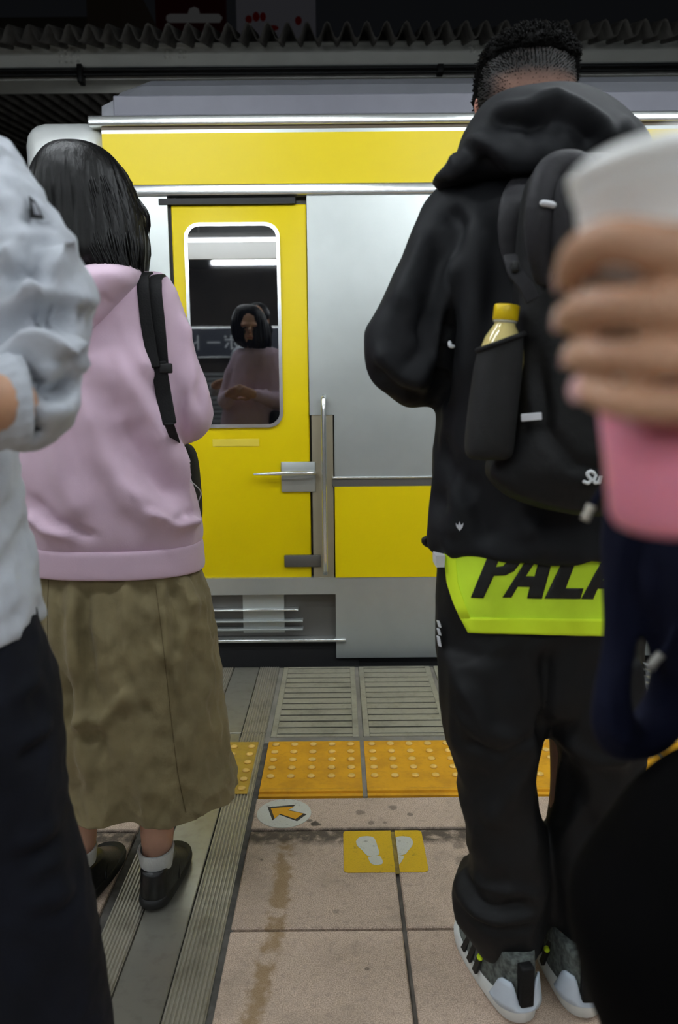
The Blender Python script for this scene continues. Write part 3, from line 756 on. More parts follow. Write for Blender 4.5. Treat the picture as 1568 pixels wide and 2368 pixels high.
def shoe(parent, name, loc, rz, L, wd, sole_h, top, mats, collar=0.45, heel_up=0.0):
    """shoe with its toe towards local +y, heel centre at loc; parts: sole, upper"""
    e = bpy.data.objects.new(name, None); COL.objects.link(e); e.location = loc; e.rotation_euler = (0, 0, rz); set_parent(e, parent)
    Mx = Matrix.Translation(Vector(loc)) @ Matrix.Rotation(rz, 4, 'Z')
    def tr(s): return [Mx @ Vector(v) for v in s[0]], s[1]
    base = foot_outline(L, wd)
    rg = []
    for z, sc in ((0.001, 0.94), (0.006, 1.0), (sole_h*0.6, 1.03), (sole_h, 1.0), (sole_h+0.004, 0.95)):
        rg.append([Vector((x*sc, L/2+(y-L/2)*sc, z + (0.02*max(0, y/L-0.75)**1.5 if z < 0.01 else 0) + heel_up*max(0, 0.3-y/L)*(1 if z > sole_h*0.5 else 0))) for x, y in base])
    link('sole', tr(loft(rg)), mats[0], e)
    ug = []
    for i in range(9):
        t = i/8; h = sole_h-0.004+(top-sole_h)*t
        ymax = L*(0.985-(1-collar)*(t**0.8)*0.98); ymin = 0.004+0.010*math.sin(t*math.pi)*(-0.4)+0.006*t
        pts = []
        for x, y in base:
            yy = ymin+(y/L)*(ymax-ymin)
            # bow the top of the vamp so that the toe stays low
            pts.append(Vector((x*(0.97-0.22*t), yy, h)))
        ug.append(pts)
    up = link('upper', tr(loft(ug)), mats[1], e)
    return e, Mx

# ------------------------------------------------------------------ woman in the pink hoodie
WY = 1.80
hd = P(205, 500, WY+0.02)
wom = thing('person', 'person in pink hoodie and khaki skirt standing with back turned', 'person', (hd.x+0.0, WY, 0))
nk = P(250, 640, WY+0.01); ch = P(262, 800, WY); pel = P(268, 1290, WY)
sh = [P(345, 705, WY), P(165, 705, WY)]; el = [P(430, 955, WY+0.03), P(75, 955, WY+0.02)]
wr = [P(330, 930, WY+0.24), P(190, 930, WY+0.24)]
aR = G(372, 2055); aL = G(222, 2045)
an = [Vector((aR.x, 1.725, 0.085)), Vector((aL.x-0.02, 1.725, 0.085))]
hip = [pel+Vector((0.09, 0, -0.03)), pel+Vector((-0.09, 0, -0.03))]
kn = [(hip[k]*0.45+an[k]*0.55)+Vector((0, 0.02, 0)) for k in range(2)]
hands = [hand_shapes(wr[0], (-0.6, 0.7, 0.2), (-0.6, -0.6, 0.4), 0.5, 0.92, -1), hand_shapes(wr[1], (0.6, 0.7, 0.2), (0.6, -0.6, 0.4), 0.5, 0.92, 1)]
wb_, wax = body(wom, hd, (0.15, 0.97, -0.1), nk, ch, pel, sh, el, wr, hip, kn, an, hands, M['skin_light'], s=0.98)
# hoodie
tor = rows([(622, 195, 330, .06), (645, 150, 372, .085), (690, 110, 405, .11), (800, 84, 420, .12), (900, 66, 415, .125), (1000, 48, 412, .13), (1080, 38, 430, .135), (1150, 40, 456, .14), (1215, 48, 470, .143), (1250, 58, 467, .135), (1262, 62, 466, .132)], WY, 56)
armR = tube([P(350, 685, WY), P(376, 760, WY+.005), P(402, 840, WY+.01), P(426, 910, WY+.01), P(436, 962, WY+.03), P(410, 965, WY+.10), P(340, 935, WY+.22)], [.056, .056, .053, .054, .055, .05, .038], 20, 6)
armL = tube([P(150, 690, WY), P(110, 800, WY+.01), P(85, 900, WY+.01), P(78, 960, WY+.03), P(110, 965, WY+.10), P(190, 935, WY+.22)], [.058, .056, .055, .055, .05, .038], 20, 6)
ho_me = fuse([tor, armR, armL], 0.0075, 5)
YB = WY-0.12
displace(ho_me, crumple((7, 7, 4), 0.008, 3, False), crumple((16, 16, 7), 0.003, 13), folds(YB, [
    ([(300, 790), (345, 900), (385, 1020), (430, 1110)], .016, .011), ([(262, 800), (320, 940), (372, 1060), (440, 1160)], .018, .011), ([(330, 860), (370, 960), (405, 1050)], .012, -.010),
    ([(250, 880), (300, 1010), (350, 1100), (410, 1170)], .022, -.010), ([(200, 900), (240, 1050), (300, 1160), (380, 1225)], .025, .009), ([(300, 1120), (360, 1190), (440, 1215)], .014, .009),
    ([(345, 1180), (400, 1222), (462, 1218)], .010, .008), ([(330, 1160), (390, 1205), (462, 1195)], .009, -.008), ([(120, 950), (150, 1100), (200, 1200)], .028, .008), ([(60, 1190), (110, 1225), (180, 1235)], .012, .007),
    ([(70, 1150), (130, 1205), (230, 1240)], .012, -.007), ([(455, 800), (468, 880), (478, 950)], .012, .006), ([(420, 760), (440, 860), (450, 960)], .012, -.006), ([(400, 720), (428, 820), (440, 900)], .010, .006),
    ([(200, 800), (260, 900), (300, 1000)], .03, .008), ([(410, 900), (400, 960), (408, 1010)], .008, -.005)], gain=2.4))
smooth_mesh(ho_me, 1)
hood_o = link('hoodie', ho_me, M['pink'], wom)
hem = rows([(1250, 58, 466, .136), (1258, 60, 468, .141), (1280, 62, 470, .142), (1302, 64, 472, .142), (1311, 65, 471, .138), (1313, 67, 469, .12)], WY, 72, 4)
hm = mesh_of(hem); link('waistband', hm, M['pink'], hood_o)
# folded hood lying on the shoulders
hd_me = fuse([rows([(618, 205, 318, .06, WY-.050), (634, 180, 328, .095, WY-.06), (656, 164, 322, .108, WY-.072), (690, 148, 294, .106, WY-.084), (735, 140, 254, .092, WY-.092), (770, 138, 218, .068, WY-.095), (799, 146, 188, .038, WY-.095)], WY, 40)], 0.006, 4)
displace(hd_me, folds(WY-0.15, [([(312, 645), (250, 720), (190, 785)], .010, .006), ([(200, 640), (260, 640), (310, 655)], .014, .005), ([(180, 700), (230, 705), (260, 690)], .014, -.006)]))
link('hood', hd_me, M['pink'], hood_o)
# hair: bob built as a shell with grooves and laid-on strands
hair = fuse([rows([(334, 150, 200, .03), (341, 122, 232, .06), (362, 98, 262, .082), (400, 82, 290, .098), (450, 73, 312, .104), (500, 75, 329, .104), (540, 86, 337, .108), (580, 102, 340, .112), (606, 128, 338, .110), (624, 160, 336, .10), (640, 215, 334, .085), (655, 275, 332, .06), (668, 312, 330, .03)], WY-0.012, 48)], 0.006, 3)
hc = P(205, 470, WY)
def hairgroove(co, no):
    a = np.arctan2(co[:, 0]-hc.x, -(co[:, 1]-hc.y)); out = np.empty(len(co))
    for i in range(len(co)): out[i] = noise.noise((a[i]*9+co[i, 2]*3, co[i, 2]*2.0, 1.3))*0.6+noise.noise((a[i]*26, co[i, 2]*2.5, 7.3))*0.4
    return out*0.010*ss(-(co[:, 2]), -hc.z-0.10, -hc.z-0.02)
displace(hair, hairgroove)
ho2 = link('hair', hair, M['hair'], wom)
strands = []
def hair_edge(py):
    for a, b in zip([(334, 150, 200), (362, 98, 262), (400, 82, 290), (450, 73, 312), (500, 75, 329), (540, 86, 337), (580, 108, 338), (612, 142, 335), (650, 200, 331)], [(362, 98, 262), (400, 82, 290), (450, 73, 312), (500, 75, 329), (540, 86, 337), (580, 108, 338), (612, 142, 335), (650, 200, 331), (700, 260, 331)]):
        if a[0] <= py <= b[0]:
            t = (py-a[0])/(b[0]-a[0]); return a[1]+t*(b[1]-a[1]), a[2]+t*(b[2]-a[2])
    return 260, 331
rng = random.Random(5)
for i in range(230):
    u = rng.uniform(-0.98, 0.98); y0 = rng.uniform(345, 480); y1 = rng.uniform(570, 625+max(0, u)*38+rng.uniform(-6, 12))
    if u < -0.6: y1 = min(y1, 600)
    pts = []; dr = rng.uniform(-0.06, 0.10)
    for k in range(6):
        t = k/5; py = y0+(y1-y0)*t; L_, R_ = hair_edge(min(py, 640)); uu = max(-1, min(1, u+dr*t*t))
        px = (L_+R_)/2+uu*(R_-L_)/2*0.995; dep = 0.115*math.sqrt(max(0, 1-abs(uu)**2.2))*min(1, 0.25+(py-334)/100)
        dep = dep+0.012 if py > 560 else dep
        pts.append(P(px, py, WY+0.008-dep-rng.uniform(0.0, 0.004)))
    strands.append(tube(pts, [0.0008, 0.0018, 0.002, 0.002, 0.0016, 0.0005], 5, 2, round_ends=False))
for j, (o, yy) in enumerate(((0, 545), (6, 530), (3, 560), (-4, 640), (-8, 655), (-2, 630))):
    x0 = 330+o
    strands.append(tube([P(315+o, 460, WY-0.02), P(336+o, 490, WY-.015), P(344+o*.6, 520, WY-.01), P(343+o*.4-(8 if yy > 600 else 0), yy, WY)], [0.0008, 0.0013, 0.0012, 0.0003], 5, 4, round_ends=False))
link('strands', join(*strands), M['hair'], ho2)
# skirt: gathered cotton with pleats and crumples
sk_rows = catmull([(1290, 82, 452, .118), (1330, 78, 468, .132), (1430, 84, 489, .155), (1560, 104, 509, .160), (1700, 122, 529, .168), (1790, 138, 545, .172), (1826, 143, 549, .172)], 12)
NS = 200; rings = []
for ri, (py, L_, R_, b_) in enumerate(sk_rows):
    a_ = P(L_, py, WY); c_ = P(R_, py, WY); cc = (a_+c_)/2; v = ri/(len(sk_rows)-1); rr = []
    for i in range(NS):
        t = 2*math.pi*i/NS; ct, st = math.cos(t), math.sin(t)
        pl = 0.022*math.sin(t*9+1.3*math.sin(v*2.5))*min(1, v*5)*(0.5+0.5*v)*(0.6+0.4*math.sin(t*4+1)) + 0.010*math.sin(t*23+4*v)*(1-v)*min(1, v*6)
        k = 1+pl*(1.0 if abs(ct) < 0.93 else 0.35)
        rr.append(cc+Vector(((c_-a_).x/2*math.copysign(abs(ct)**0.9, ct)*(1+pl*0.3), b_*math.copysign(abs(st)**0.95, st)*(1+pl*3.0), 0)) + Vector((0, 0, 0.006*math.sin(t*7))*1)*v)
    rings.append(rr)
sv_, sf_ = loft(rings, cap=False); skm = mesh_of((sv_, [tuple(reversed(f)) for f in sf_])); YS = WY-0.17
def mk(co, no): return ss(-no[:, 1], -0.2, 0.3)
displace(skm, crumple((13, 13, 8), 0.010, 2), crumple((30, 30, 22), 0.005, 9), folds(YS, [
    ([(160, 1690), (190, 1665), (230, 1678), (262, 1640)], .012, .014), ([(255, 1640), (300, 1600), (325, 1640)], .014, .012), ([(230, 1690), (200, 1720), (170, 1700)], .014, -.010), ([(355, 1350), (368, 1430), (380, 1520), (405, 1560)], .014, .012),
    ([(375, 1370), (395, 1450), (392, 1560)], .014, -.014), ([(395, 1350), (420, 1420), (405, 1520)], .016, .012), ([(190, 1360), (180, 1450), (200, 1560), (215, 1640)], .016, -.016), ([(165, 1380), (160, 1480), (172, 1600)], .014, .012),
    ([(240, 1450), (262, 1560), (300, 1640)], .014, .010), ([(280, 1540), (330, 1640), (345, 1660)], .010, -.011), ([(420, 1470), (460, 1500), (480, 1540)], .008, .007), ([(400, 1400), (455, 1440), (485, 1490)], .010, .007),
    ([(340, 1500), (390, 1560), (405, 1620)], .008, .008), ([(225, 1700), (250, 1780), (262, 1840)], .010, -.008), ([(150, 1580), (150, 1650), (148, 1690)], .008, -.012), ([(430, 1540), (470, 1600), (490, 1680)], .010, -.006), ([(440, 1600), (480, 1640), (510, 1720)], .010, .006)], gain=1.15))
sktree = bvh(skm)
sk = link('skirt', skm, M['khaki'], wom); md = sk.modifiers.new('thick', 'SOLIDIFY'); md.thickness = 0.003
seam_m = material('khaki_seam', (100, 88, 58), 0.85)
def on_skirt(px, py):
    L_, R_ = 0, 0
    for r in sk_rows:
        if r[0] <= py: L_, R_, b_ = r[1], r[2], r[3]
    u = (px-(L_+R_)/2)/((R_-L_)/2); return P(px, py, WY-b_*math.sqrt(max(0.02, 1-abs(u)**2.1))-0.004)
def shrink_to(o, target, off=0.0015):
    m_ = o.modifiers.new('fit', 'SHRINKWRAP'); m_.target = target; m_.wrap_method = 'PROJECT'; m_.use_negative_direction = True; m_.use_positive_direction = True
    m_.use_project_y = True; m_.offset = off
for ln in ([(360, 1352), (372, 1450), (385, 1560), (398, 1680), (412, 1790), (430, 1878)], [(112, 1340), (110, 1430), (112, 1530), (118, 1620)]):
    q_ = catmull([list(p) for p in ln], 10)
    link('seam', tube([surf(sktree, x, y, 0.0006, WY-.15) for x, y in q_], 0.0011, 5, 1), seam_m, sk)
# socks and shoes
for k, sgn_ in ((0, 1), (1, -1)):
    a = an[k]
    link('sock', loft([ell(Vector((a.x, a.y-0.002+dy, z)), Vector((r, 0, 0)), Vector((0, r*1.18, 0)), 24) for z, r, dy in ((0.03, .028, .010), (0.06, .033, .006), (0.09, .0375, 0), (0.108, .040, 0), (0.124, .0425, 0), (0.128, .041, 0), (0.125, .036, 0))], cap=False), M['sock'], wom)
    e, Mx = shoe(wom, 'shoe', (a.x-0.003, 1.660, 0.002), -0.05 if k == 0 else -0.12, 0.255, 0.049, 0.024, 0.092, (M['black_rubber'], M['black_leather']), collar=0.5)
    link('strap', tube([Mx @ Vector((-0.042, 0.10, 0.03)), Mx @ Vector((-0.034, 0.125, 0.066)), Mx @ Vector((0, 0.135, 0.074)), Mx @ Vector((0.034, 0.125, 0.066)), Mx @ Vector((0.042, 0.10, 0.03))], 0.010, 8, 4, flat=0.35), M['black_leather'], e)
# her shoulder bag
wbag = thing('shoulder_bag', 'black shoulder bag with twin webbing strap worn over the pink hoodie', 'bag', P(440, 1180, WY+0.12))
def band(pts, half, thick, mat, name, parent, yref=(0, 1, 0)):
    q = catmull([list(p) for p in pts], 6); C = [Vector(p) for p in q]; rg = []
    for i in range(len(C)):
        t = (C[min(i+1, len(C)-1)]-C[max(i-1, 0)]).normalized(); n_ = Vector(yref); n_ = (n_-t*n_.dot(t)).normalized(); w_ = t.cross(n_)
        rg.append([C[i]+w_*half+n_*thick*.5, C[i]-w_*half+n_*thick*.5, C[i]-w_*half-n_*thick*.5, C[i]+w_*half-n_*thick*.5])
    o = link(name, loft(rg), mat, parent, False); bv = o.modifiers.new('b', 'BEVEL'); bv.width = min(thick, half)*0.35; bv.segments = 2
    return o
htree = bvh(ho_me)
def hs_(pts, off): return [surf(htree, x, y, off, WY-.13) for x, y in pts]
s_a = surf(htree, 331, 640, .007, WY); s_b = surf(htree, 358, 646, .007, WY)
band([s_a+Vector((0, .10, -.02)), s_a+Vector((0, .045, .012))]+hs_([(331, 640), (331, 652), (331, 668), (333, 690), (338, 740), (346, 790), (356, 850)], .007), .0125, .006, M['webbing'], 'strap', wbag, (0, .7, -.7))
band([s_b+Vector((0, .10, -.02)), s_b+Vector((0, .045, .012))]+hs_([(358, 646), (358, 660), (358, 676), (360, 700), (365, 745), (369, 790), (374, 850)], .007), .0150, .007, M['webbing'], 'strap', wbag, (0, .7, -.7))
band(hs_([(366, 836), (378, 910), (391, 982)], .016), .0165, .008, M['webbing'], 'strap_end', wbag)
yb0 = surf(htree, 366, 850, 0, WY-.13).y
link('buckle', box(P(353, 850, WY-.15).x, P(384, 850, WY-.15).x, yb0-.018, yb0-.004, P(360, 862, WY-.15).z, P(360, 838, WY-.15).z, 0.003), M['black_rubber'], wbag)
band([P(391, 980, WY-.134), P(402, 1010, WY-.09), P(412, 1035, WY-.02), P(425, 1050, WY+.06)], .010, .005, M['webbing'], 'side_strap', wbag)
link('bag_body', fuse([rows([(1024, 400, 428, .03), (1035, 385, 445, .06), (1065, 380, 456, .075), (1120, 380, 462, .08), (1180, 385, 466, .08), (1215, 390, 464, .07), (1232, 400, 455, .04)], WY+0.12, 32)], 0.006, 3), M['webbing'], wbag)
link('earphone_cable', tube([P(440, 1112, WY-.02), P(458, 1128, WY+.0), P(465, 1140, WY+.02), P(462, 1152, WY+.03), P(456, 1165, WY+.035)], 0.0014, 6, 6), M['reflective'], wbag)

# ------------------------------------------------------------------ man in the black shell jacket
MY = 1.47
mhd = P(1212, 238, MY+0.06)
man = thing('person', 'person in black hooded jacket and lime shirt tail wearing backpack', 'person', (mhd.x+0.03, MY, 0))
nk = P(1220, 330, MY+.03); ch = P(1232, 520, MY+.02); pel = P(1245, 1240, MY)
sh = [P(1400, 500, MY), P(1060, 500, MY)]; el = [P(1525, 830, MY-.01), P(935, 815, MY-.01)]; wr = [P(1330, 800, MY+.30), P(1130, 800, MY+.30)]
an = [Vector((0.455, 1.42, 0.09)), Vector((0.318, 1.42, 0.09))]
hip = [pel+Vector((0.09, 0, -.03)), pel+Vector((-0.09, 0, -.03))]; kn = [(hip[k]*.46+an[k]*.54)+Vector((0, .02, 0)) for k in range(2)]
hands = [hand_shapes(wr[0], (-0.7, 0.5, 0.3), (-0.5, -0.6, 0.5), 0.6, 1.05, -1), hand_shapes(wr[1], (0.7, 0.5, 0.3), (0.5, -0.6, 0.5), 0.6, 1.05, 1)]
mb_, max_ = body(man, mhd, (-0.05, 0.92, -0.30), nk, ch, pel, sh, el, wr, hip, kn, an, hands, M['skin_brown'], s=0.98)
# short curly hair, faded at the nape
cap_me = fuse([rows([(90, 1192, 1256, .035), (99, 1160, 1290, .062), (118, 1132, 1314, .09), (142, 1112, 1326, .106), (160, 1106, 1329, .104), (178, 1102, 1330, .095, MY+.076), (190, 1099, 1330, .075, MY+.10), (215, 1096, 1330, .070, MY+.11), (250, 1092, 1326, .06, MY+.12)], MY+0.065, 44)], 0.006, 3)
displace(cap_me, crumple(60, 0.007, 4, False), crumple(150, 0.004, 8, False))
mh = link('hair', cap_me, M['curl'], man)
tuft = []
rg = random.Random(11); co = get_co(cap_me); no = get_no(cap_me)
for i in [rg.randrange(len(co)) for _ in range(4200)]:
    p = Vector(co[i]); n_ = Vector(no[i])
    if n_.z < -0.45: continue
    hgt = 0.35+0.65*min(1, max(0, (p.z-P(1212, 190, MY+.06).z)/0.09))
    t1 = n_.orthogonal().normalized(); t2 = n_.cross(t1); a0 = rg.uniform(0, 6.28); pts = []; r = rg.uniform(0.002, 0.0048)*hgt
    for k in range(4):
        a = a0+k*1.5; pts.append(p-n_*0.002+n_*(k*0.0042*hgt)+(t1*math.cos(a)+t2*math.sin(a))*r)
    tuft.append(tube(pts, [0.0016, 0.0016, 0.0014, 0.0005], 3, 1, round_ends=False))
link('curls', join(*tuft), M['curl'], mh)
def fade_material():
    m = bpy.data.materials.new('nape_fade'); m.use_nodes = True; t = NT(m); b = t.n['Principled BSDF']
    pos = t.new('ShaderNodeNewGeometry').outputs['Position']; sep = t.new('ShaderNodeSeparateXYZ'); t.l.new(pos, sep.inputs[0])
    xc = P(1228, 200, MY).x; z1 = P(1220, 150, MY-.04).z; z0 = P(1220, 205, MY-.04).z
    f = t.ramp(sep.outputs[2], z0, z1); sd = t.ramp(t.math('SUBTRACT', xc, sep.outputs[0]), 0.035, 0.082); sd2 = t.ramp(t.math('SUBTRACT', sep.outputs[0], xc), 0.06, 0.085)
    f = t.math('MAXIMUM', f, t.math('MAXIMUM', sd, sd2)); f = t.math('ADD', f, t.math('MULTIPLY', t.math('SUBTRACT', t.noise(pos, 260, 3), 0.5), 0.5), clamp=True)
    t.l.new(t.mix(f, lin((140, 104, 88)), lin((12, 10, 9))), b.inputs['Base Color']); b.inputs['Roughness'].default_value = 0.7
    return m
fade_o = link('fade', fuse([rows([(108, 1180, 1266, .04, MY+.065), (118, 1156, 1292, .06, MY+.065), (138, 1128, 1312, .082, MY+.062), (160, 1114, 1322, .094, MY+.058), (185, 1109, 1325, .099, MY+.052), (210, 1106, 1326, .10, MY+.045), (245, 1108, 1320, .092, MY+.038), (290, 1130, 1310, .08, MY+.03)], MY, 40)], 0.006, 3), fade_material(), mh)
co = get_co(fade_o.data); no = get_no(fade_o.data); stub = []
xc_ = P(1228, 200, MY).x; z1_ = P(1220, 140, MY-.04).z; z0_ = P(1220, 205, MY-.04).z
for i in [rg.randrange(len(co)) for _ in range(9000)]:
    p = Vector(co[i]); n_ = Vector(no[i])
    if n_.y > 0.5: continue
    f = max((p.z-z0_)/(z1_-z0_), (xc_-p.x-.035)/.045, (p.x-xc_-.06)/.03); f = max(0, min(1, f))
    if rg.random() > f: continue
    t1 = n_.orthogonal().normalized(); h = 0.0015+0.005*f; dv = Vector((rg.uniform(-1, 1), rg.uniform(-1, 1), rg.uniform(-1, 1)))*h*.5; w = t1*0.0009
    stub.append(([p-w, p+w, p+n_*h+dv, p+n_.cross(t1)*0.0009], [(0, 1, 2), (1, 3, 2), (3, 0, 2)]))
link('short_hair', join(*stub), M['curl'], mh, False)
link('ear_lobe', ellipsoid(P(1108, 246, MY+.06), 0.009, 0.012, 0.017, 14, 10), material('ear_skin', (214, 150, 130), 0.5, sss=0.2), mb_)
# jacket
tor = rows([(425, 1080, 1400, .07), (445, 1035, 1440, .10), (490, 1008, 1462, .125), (580, 995, 1478, .145), (720, 1000, 1480, .15), (880, 1012, 1476, .152), (1000, 1008, 1478, .155), (1120, 1000, 1482, .162), (1220, 990, 1488, .170), (1258, 990, 1489, .170), (1266, 998, 1482, .15)], MY, 60)
armL = tube([P(1062, 492, MY), P(1040, 570, MY-.01), P(994, 680, MY-.02), P(936, 785, MY-.03), P(945, 838, MY-.015), P(995, 868, MY+.07), P(1060, 840, MY+.18), P(1130, 805, MY+.28)], [.066, .071, .070, .072, .072, .064, .054, .042], 22, 6)
armR = tube([P(1400, 492, MY), P(1450, 570, MY-.01), P(1500, 700, MY-.01), P(1525, 810, MY-.01), P(1505, 860, MY+.04), P(1420, 840, MY+.18), P(1330, 805, MY+.28)], [.066, .071, .070, .070, .064, .054, .042], 22, 6)
jm = fuse([tor, armL, armR], 0.0075, 4); YJ = MY-.10
displace(jm, crumple((8, 8, 5), 0.009, 6, False), crumple((15, 15, 8), 0.007, 2), folds(YJ, [
    ([(1000, 520), (960, 620), (915, 720)], .016, .007), ([(1030, 560), (1000, 680), (960, 800)], .018, -.009), ([(1060, 560), (1040, 700), (1000, 820), (950, 880)], .018, .009), ([(1010, 700), (990, 800), (940, 860)], .014, -.008),
    ([(870, 800), (920, 860), (990, 890)], .014, .008), ([(860, 850), (920, 905), (1000, 925)], .012, -.006), ([(1045, 700), (1030, 850), (1022, 945)], .010, -.02), ([(1100, 480), (1095, 700), (1080, 900)], .02, .007),
    ([(1040, 470), (1065, 520), (1050, 600)], .012, -.008), ([(1030, 1100), (1060, 1180), (1050, 1250)], .02, .007), ([(1080, 1090), (1100, 1180), (1120, 1250)], .02, -.007), ([(1200, 1190), (1230, 1230), (1240, 1270)], .02, .006),
    ([(1010, 1000), (1040, 1090), (1020, 1200)], .016, -.008)], gain=2.0))
smooth_mesh(jm, 1)
jk = link('jacket', jm, M['jacket'], man)
# hood bunched behind the head
hm_ = fuse([rows([(214, 1190, 1290, .035, MY-.02), (226, 1150, 1360, .07, MY-.03), (255, 1103, 1416, .10, MY-.04), (305, 1066, 1462, .125, MY-.05), (345, 1056, 1486, .135, MY-.05), (380, 1036, 1500, .13, MY-.05), (408, 1008, 1506, .12, MY-.045), (424, 1004, 1504, .10, MY-.04), (432, 1030, 1490, .06, MY-.03)], MY, 56)], 0.006, 3)
displace(hm_, crumple((9, 9, 9), 0.008, 5, False), folds(MY-.16, [
    ([(1092, 300), (1130, 330), (1185, 372), (1250, 392), (1320, 372)], .013, .016), ([(1105, 350), (1170, 395), (1240, 412)], .012, -.012), ([(1140, 240), (1210, 250), (1270, 232)], .012, .010), ([(1130, 262), (1210, 285), (1270, 262)], .018, -.018),
    ([(1255, 215), (1320, 255), (1380, 300), (1410, 345)], .014, .016), ([(1270, 250), (1330, 300), (1370, 345)], .016, -.014), ([(1200, 320), (1260, 310), (1300, 330)], .02, -.014), ([(1015, 405), (1060, 395), (1120, 405)], .012, .008), ([(1060, 330), (1075, 370), (1060, 400)], .012, .008), ([(1420, 280), (1450, 320), (1470, 370)], .02, .01)], gain=1.3))
smooth_mesh(hm_, 1)
link('hood', hm_, M['jacket'], jk)
link('hem_toggle', tube([P(992, 1243, MY-.01), P(980, 1248, MY-.012), P(985, 1258, MY-.01), P(995, 1262, MY-.01)], 0.005, 8, 3), M['black_rubber'], jk)
link('snap', tube([P(1040, 792, MY-.10), P(1041, 800, MY-.105), P(1048, 801, MY-.105)], 0.0035, 8, 3), M['reflective'], jk)
# little white leaf mark at the hem
yb_ = MY-.1515
lf = [(1063, 1228), (1056, 1219), (1054, 1210), (1060, 1215), (1063, 1206), (1066, 1215), (1072, 1210), (1070, 1219)]
def on_back(px, py, b=.158, L_=990, R_=1488):
    u = (px-(L_+R_)/2)/((R_-L_)/2); return P(px, py, MY-b*(max(0, 1-abs(u)**2.3))**(1/2.3))
jtree = bvh(jm)
lm = link('hem_mark', prism([surf(jtree, x, y, .0015, MY-.15) for x, y in lf], 0.003), M['reflective'], jk, False)
# lime shirt tail under the jacket
LT = [(1262, 1028, 1488), (1290, 1029, 1489), (1345, 1034, 1491), (1390, 1048, 1493), (1425, 1063, 1495), (1462, 1082, 1497)]
def lt_edges(py):
    for a, b in zip(LT, LT[1:]):
        if a[0] <= py <= b[0]:
            t = (py-a[0])/(b[0]-a[0]); return a[1]+t*(b[1]-a[1]), a[2]+t*(b[2]-a[2])
    return LT[-1][1:]
def lt_pt(px, py, off=0.0):
    u = (px-1255)/262; w = 0.005*math.sin(px*0.035+py*0.012)+0.003*math.sin(px*.09-py*.02)
    return P(px, py, MY-.146*math.sqrt(max(.05, 1-abs(u)**2.2))-off+w*(py-1250)/200)
def lt_grid(f0, f1, y0, y1, off, nx=40, ny=14):
    V, Fc = [], []
    for j in range(ny+1):
        py = y0+(y1-y0)*j/ny; L_, R_ = lt_edges(py)
        for i in range(nx+1):
            px = L_+(R_-L_)*(f0+(f1-f0)*i/nx); sag = 10*(px-1082)/400 if py > 1400 else 0
            V.append(lt_pt(px, py+sag*(py-1400)/62, off))
    for j in range(ny):
        for i in range(nx): Fc.append((j*(nx+1)+i, j*(nx+1)+i+1, (j+1)*(nx+1)+i+1, (j+1)*(nx+1)+i))
    return V, Fc
tail = link('shirt_tail', lt_grid(0, 1, 1262, 1462, 0), M['lime'], man); md = tail.modifiers.new('t', 'SOLIDIFY'); md.thickness = 0.002
for f0, f1, y0, y1 in ((0, 1, 1428, 1463), (0, 0.055, 1264, 1430)):
    h_ = link('hem', lt_grid(f0, f1, y0, y1, 0.0015, 40, 6), M['lime_hem'], tail); md = h_.modifiers.new('t', 'SOLIDIFY'); md.thickness = 0.002
def zl(pts): return [(960+x/2.579, 1150+y/2.579) for x, y in pts]
LET = [([(333, 598), (440, 335), (450, 310), (672, 310), (655, 332), (640, 375), (590, 440), (540, 465), (470, 468), (408, 602)], [(483, 416), (512, 340), (520, 322), (565, 322), (560, 340), (548, 385), (525, 410)]),
       ([(522, 597), (690, 330), (702, 310), (837, 310), (830, 330), (757, 605), (668, 603), (683, 535), (612, 533), (575, 597)], [(660, 470), (750, 335), (712, 472)]),
       ([(772, 604), (905, 328), (914, 310), (986, 310), (978, 328), (897, 543), (1003, 543), (985, 606)], []),
       ([(990, 606), (1135, 340), (1150, 310), (1268, 310), (1260, 340), (1195, 612), (1128, 612), (1140, 545), (1088, 545), (1060, 608)], [(1112, 495), (1180, 415), (1165, 495)])]
for outer, hole in LET:
    lp = [[Vector((x, y, 0)) for x, y in zl(outer)]]+([[Vector((x, y, 0)) for x, y in zl(hole)]] if hole else [])
    tr_ = tessellate_polygon(lp); fl = [p for l in lp for p in l]
    bm = bmesh.new(); vv = [bm.verts.new(p) for p in fl]
    for t_ in tr_:
        try: bm.faces.new([vv[i] for i in t_])
        except ValueError: pass
    for _ in range(3): bmesh.ops.subdivide_edges(bm, edges=[e for e in bm.edges if e.calc_length() > 14], cuts=1); bmesh.ops.triangulate(bm, faces=bm.faces[:])
    s = bm_shape(bm); o = link('letter', ([lt_pt(p.x, p.y, 0.0028) for p in s[0]], s[1]), M['print_black'], tail); md = o.modifiers.new('t', 'SOLIDIFY'); md.thickness = 0.0008
link('inner_shirt', prism([P(1008, 1285, MY-.09), P(1030, 1285, MY-.09), P(1028, 1312, MY-.09), P(1009, 1312, MY-.09)], 0.05), material('inner_shirt_grey', (205, 205, 205), 0.8), man, False)
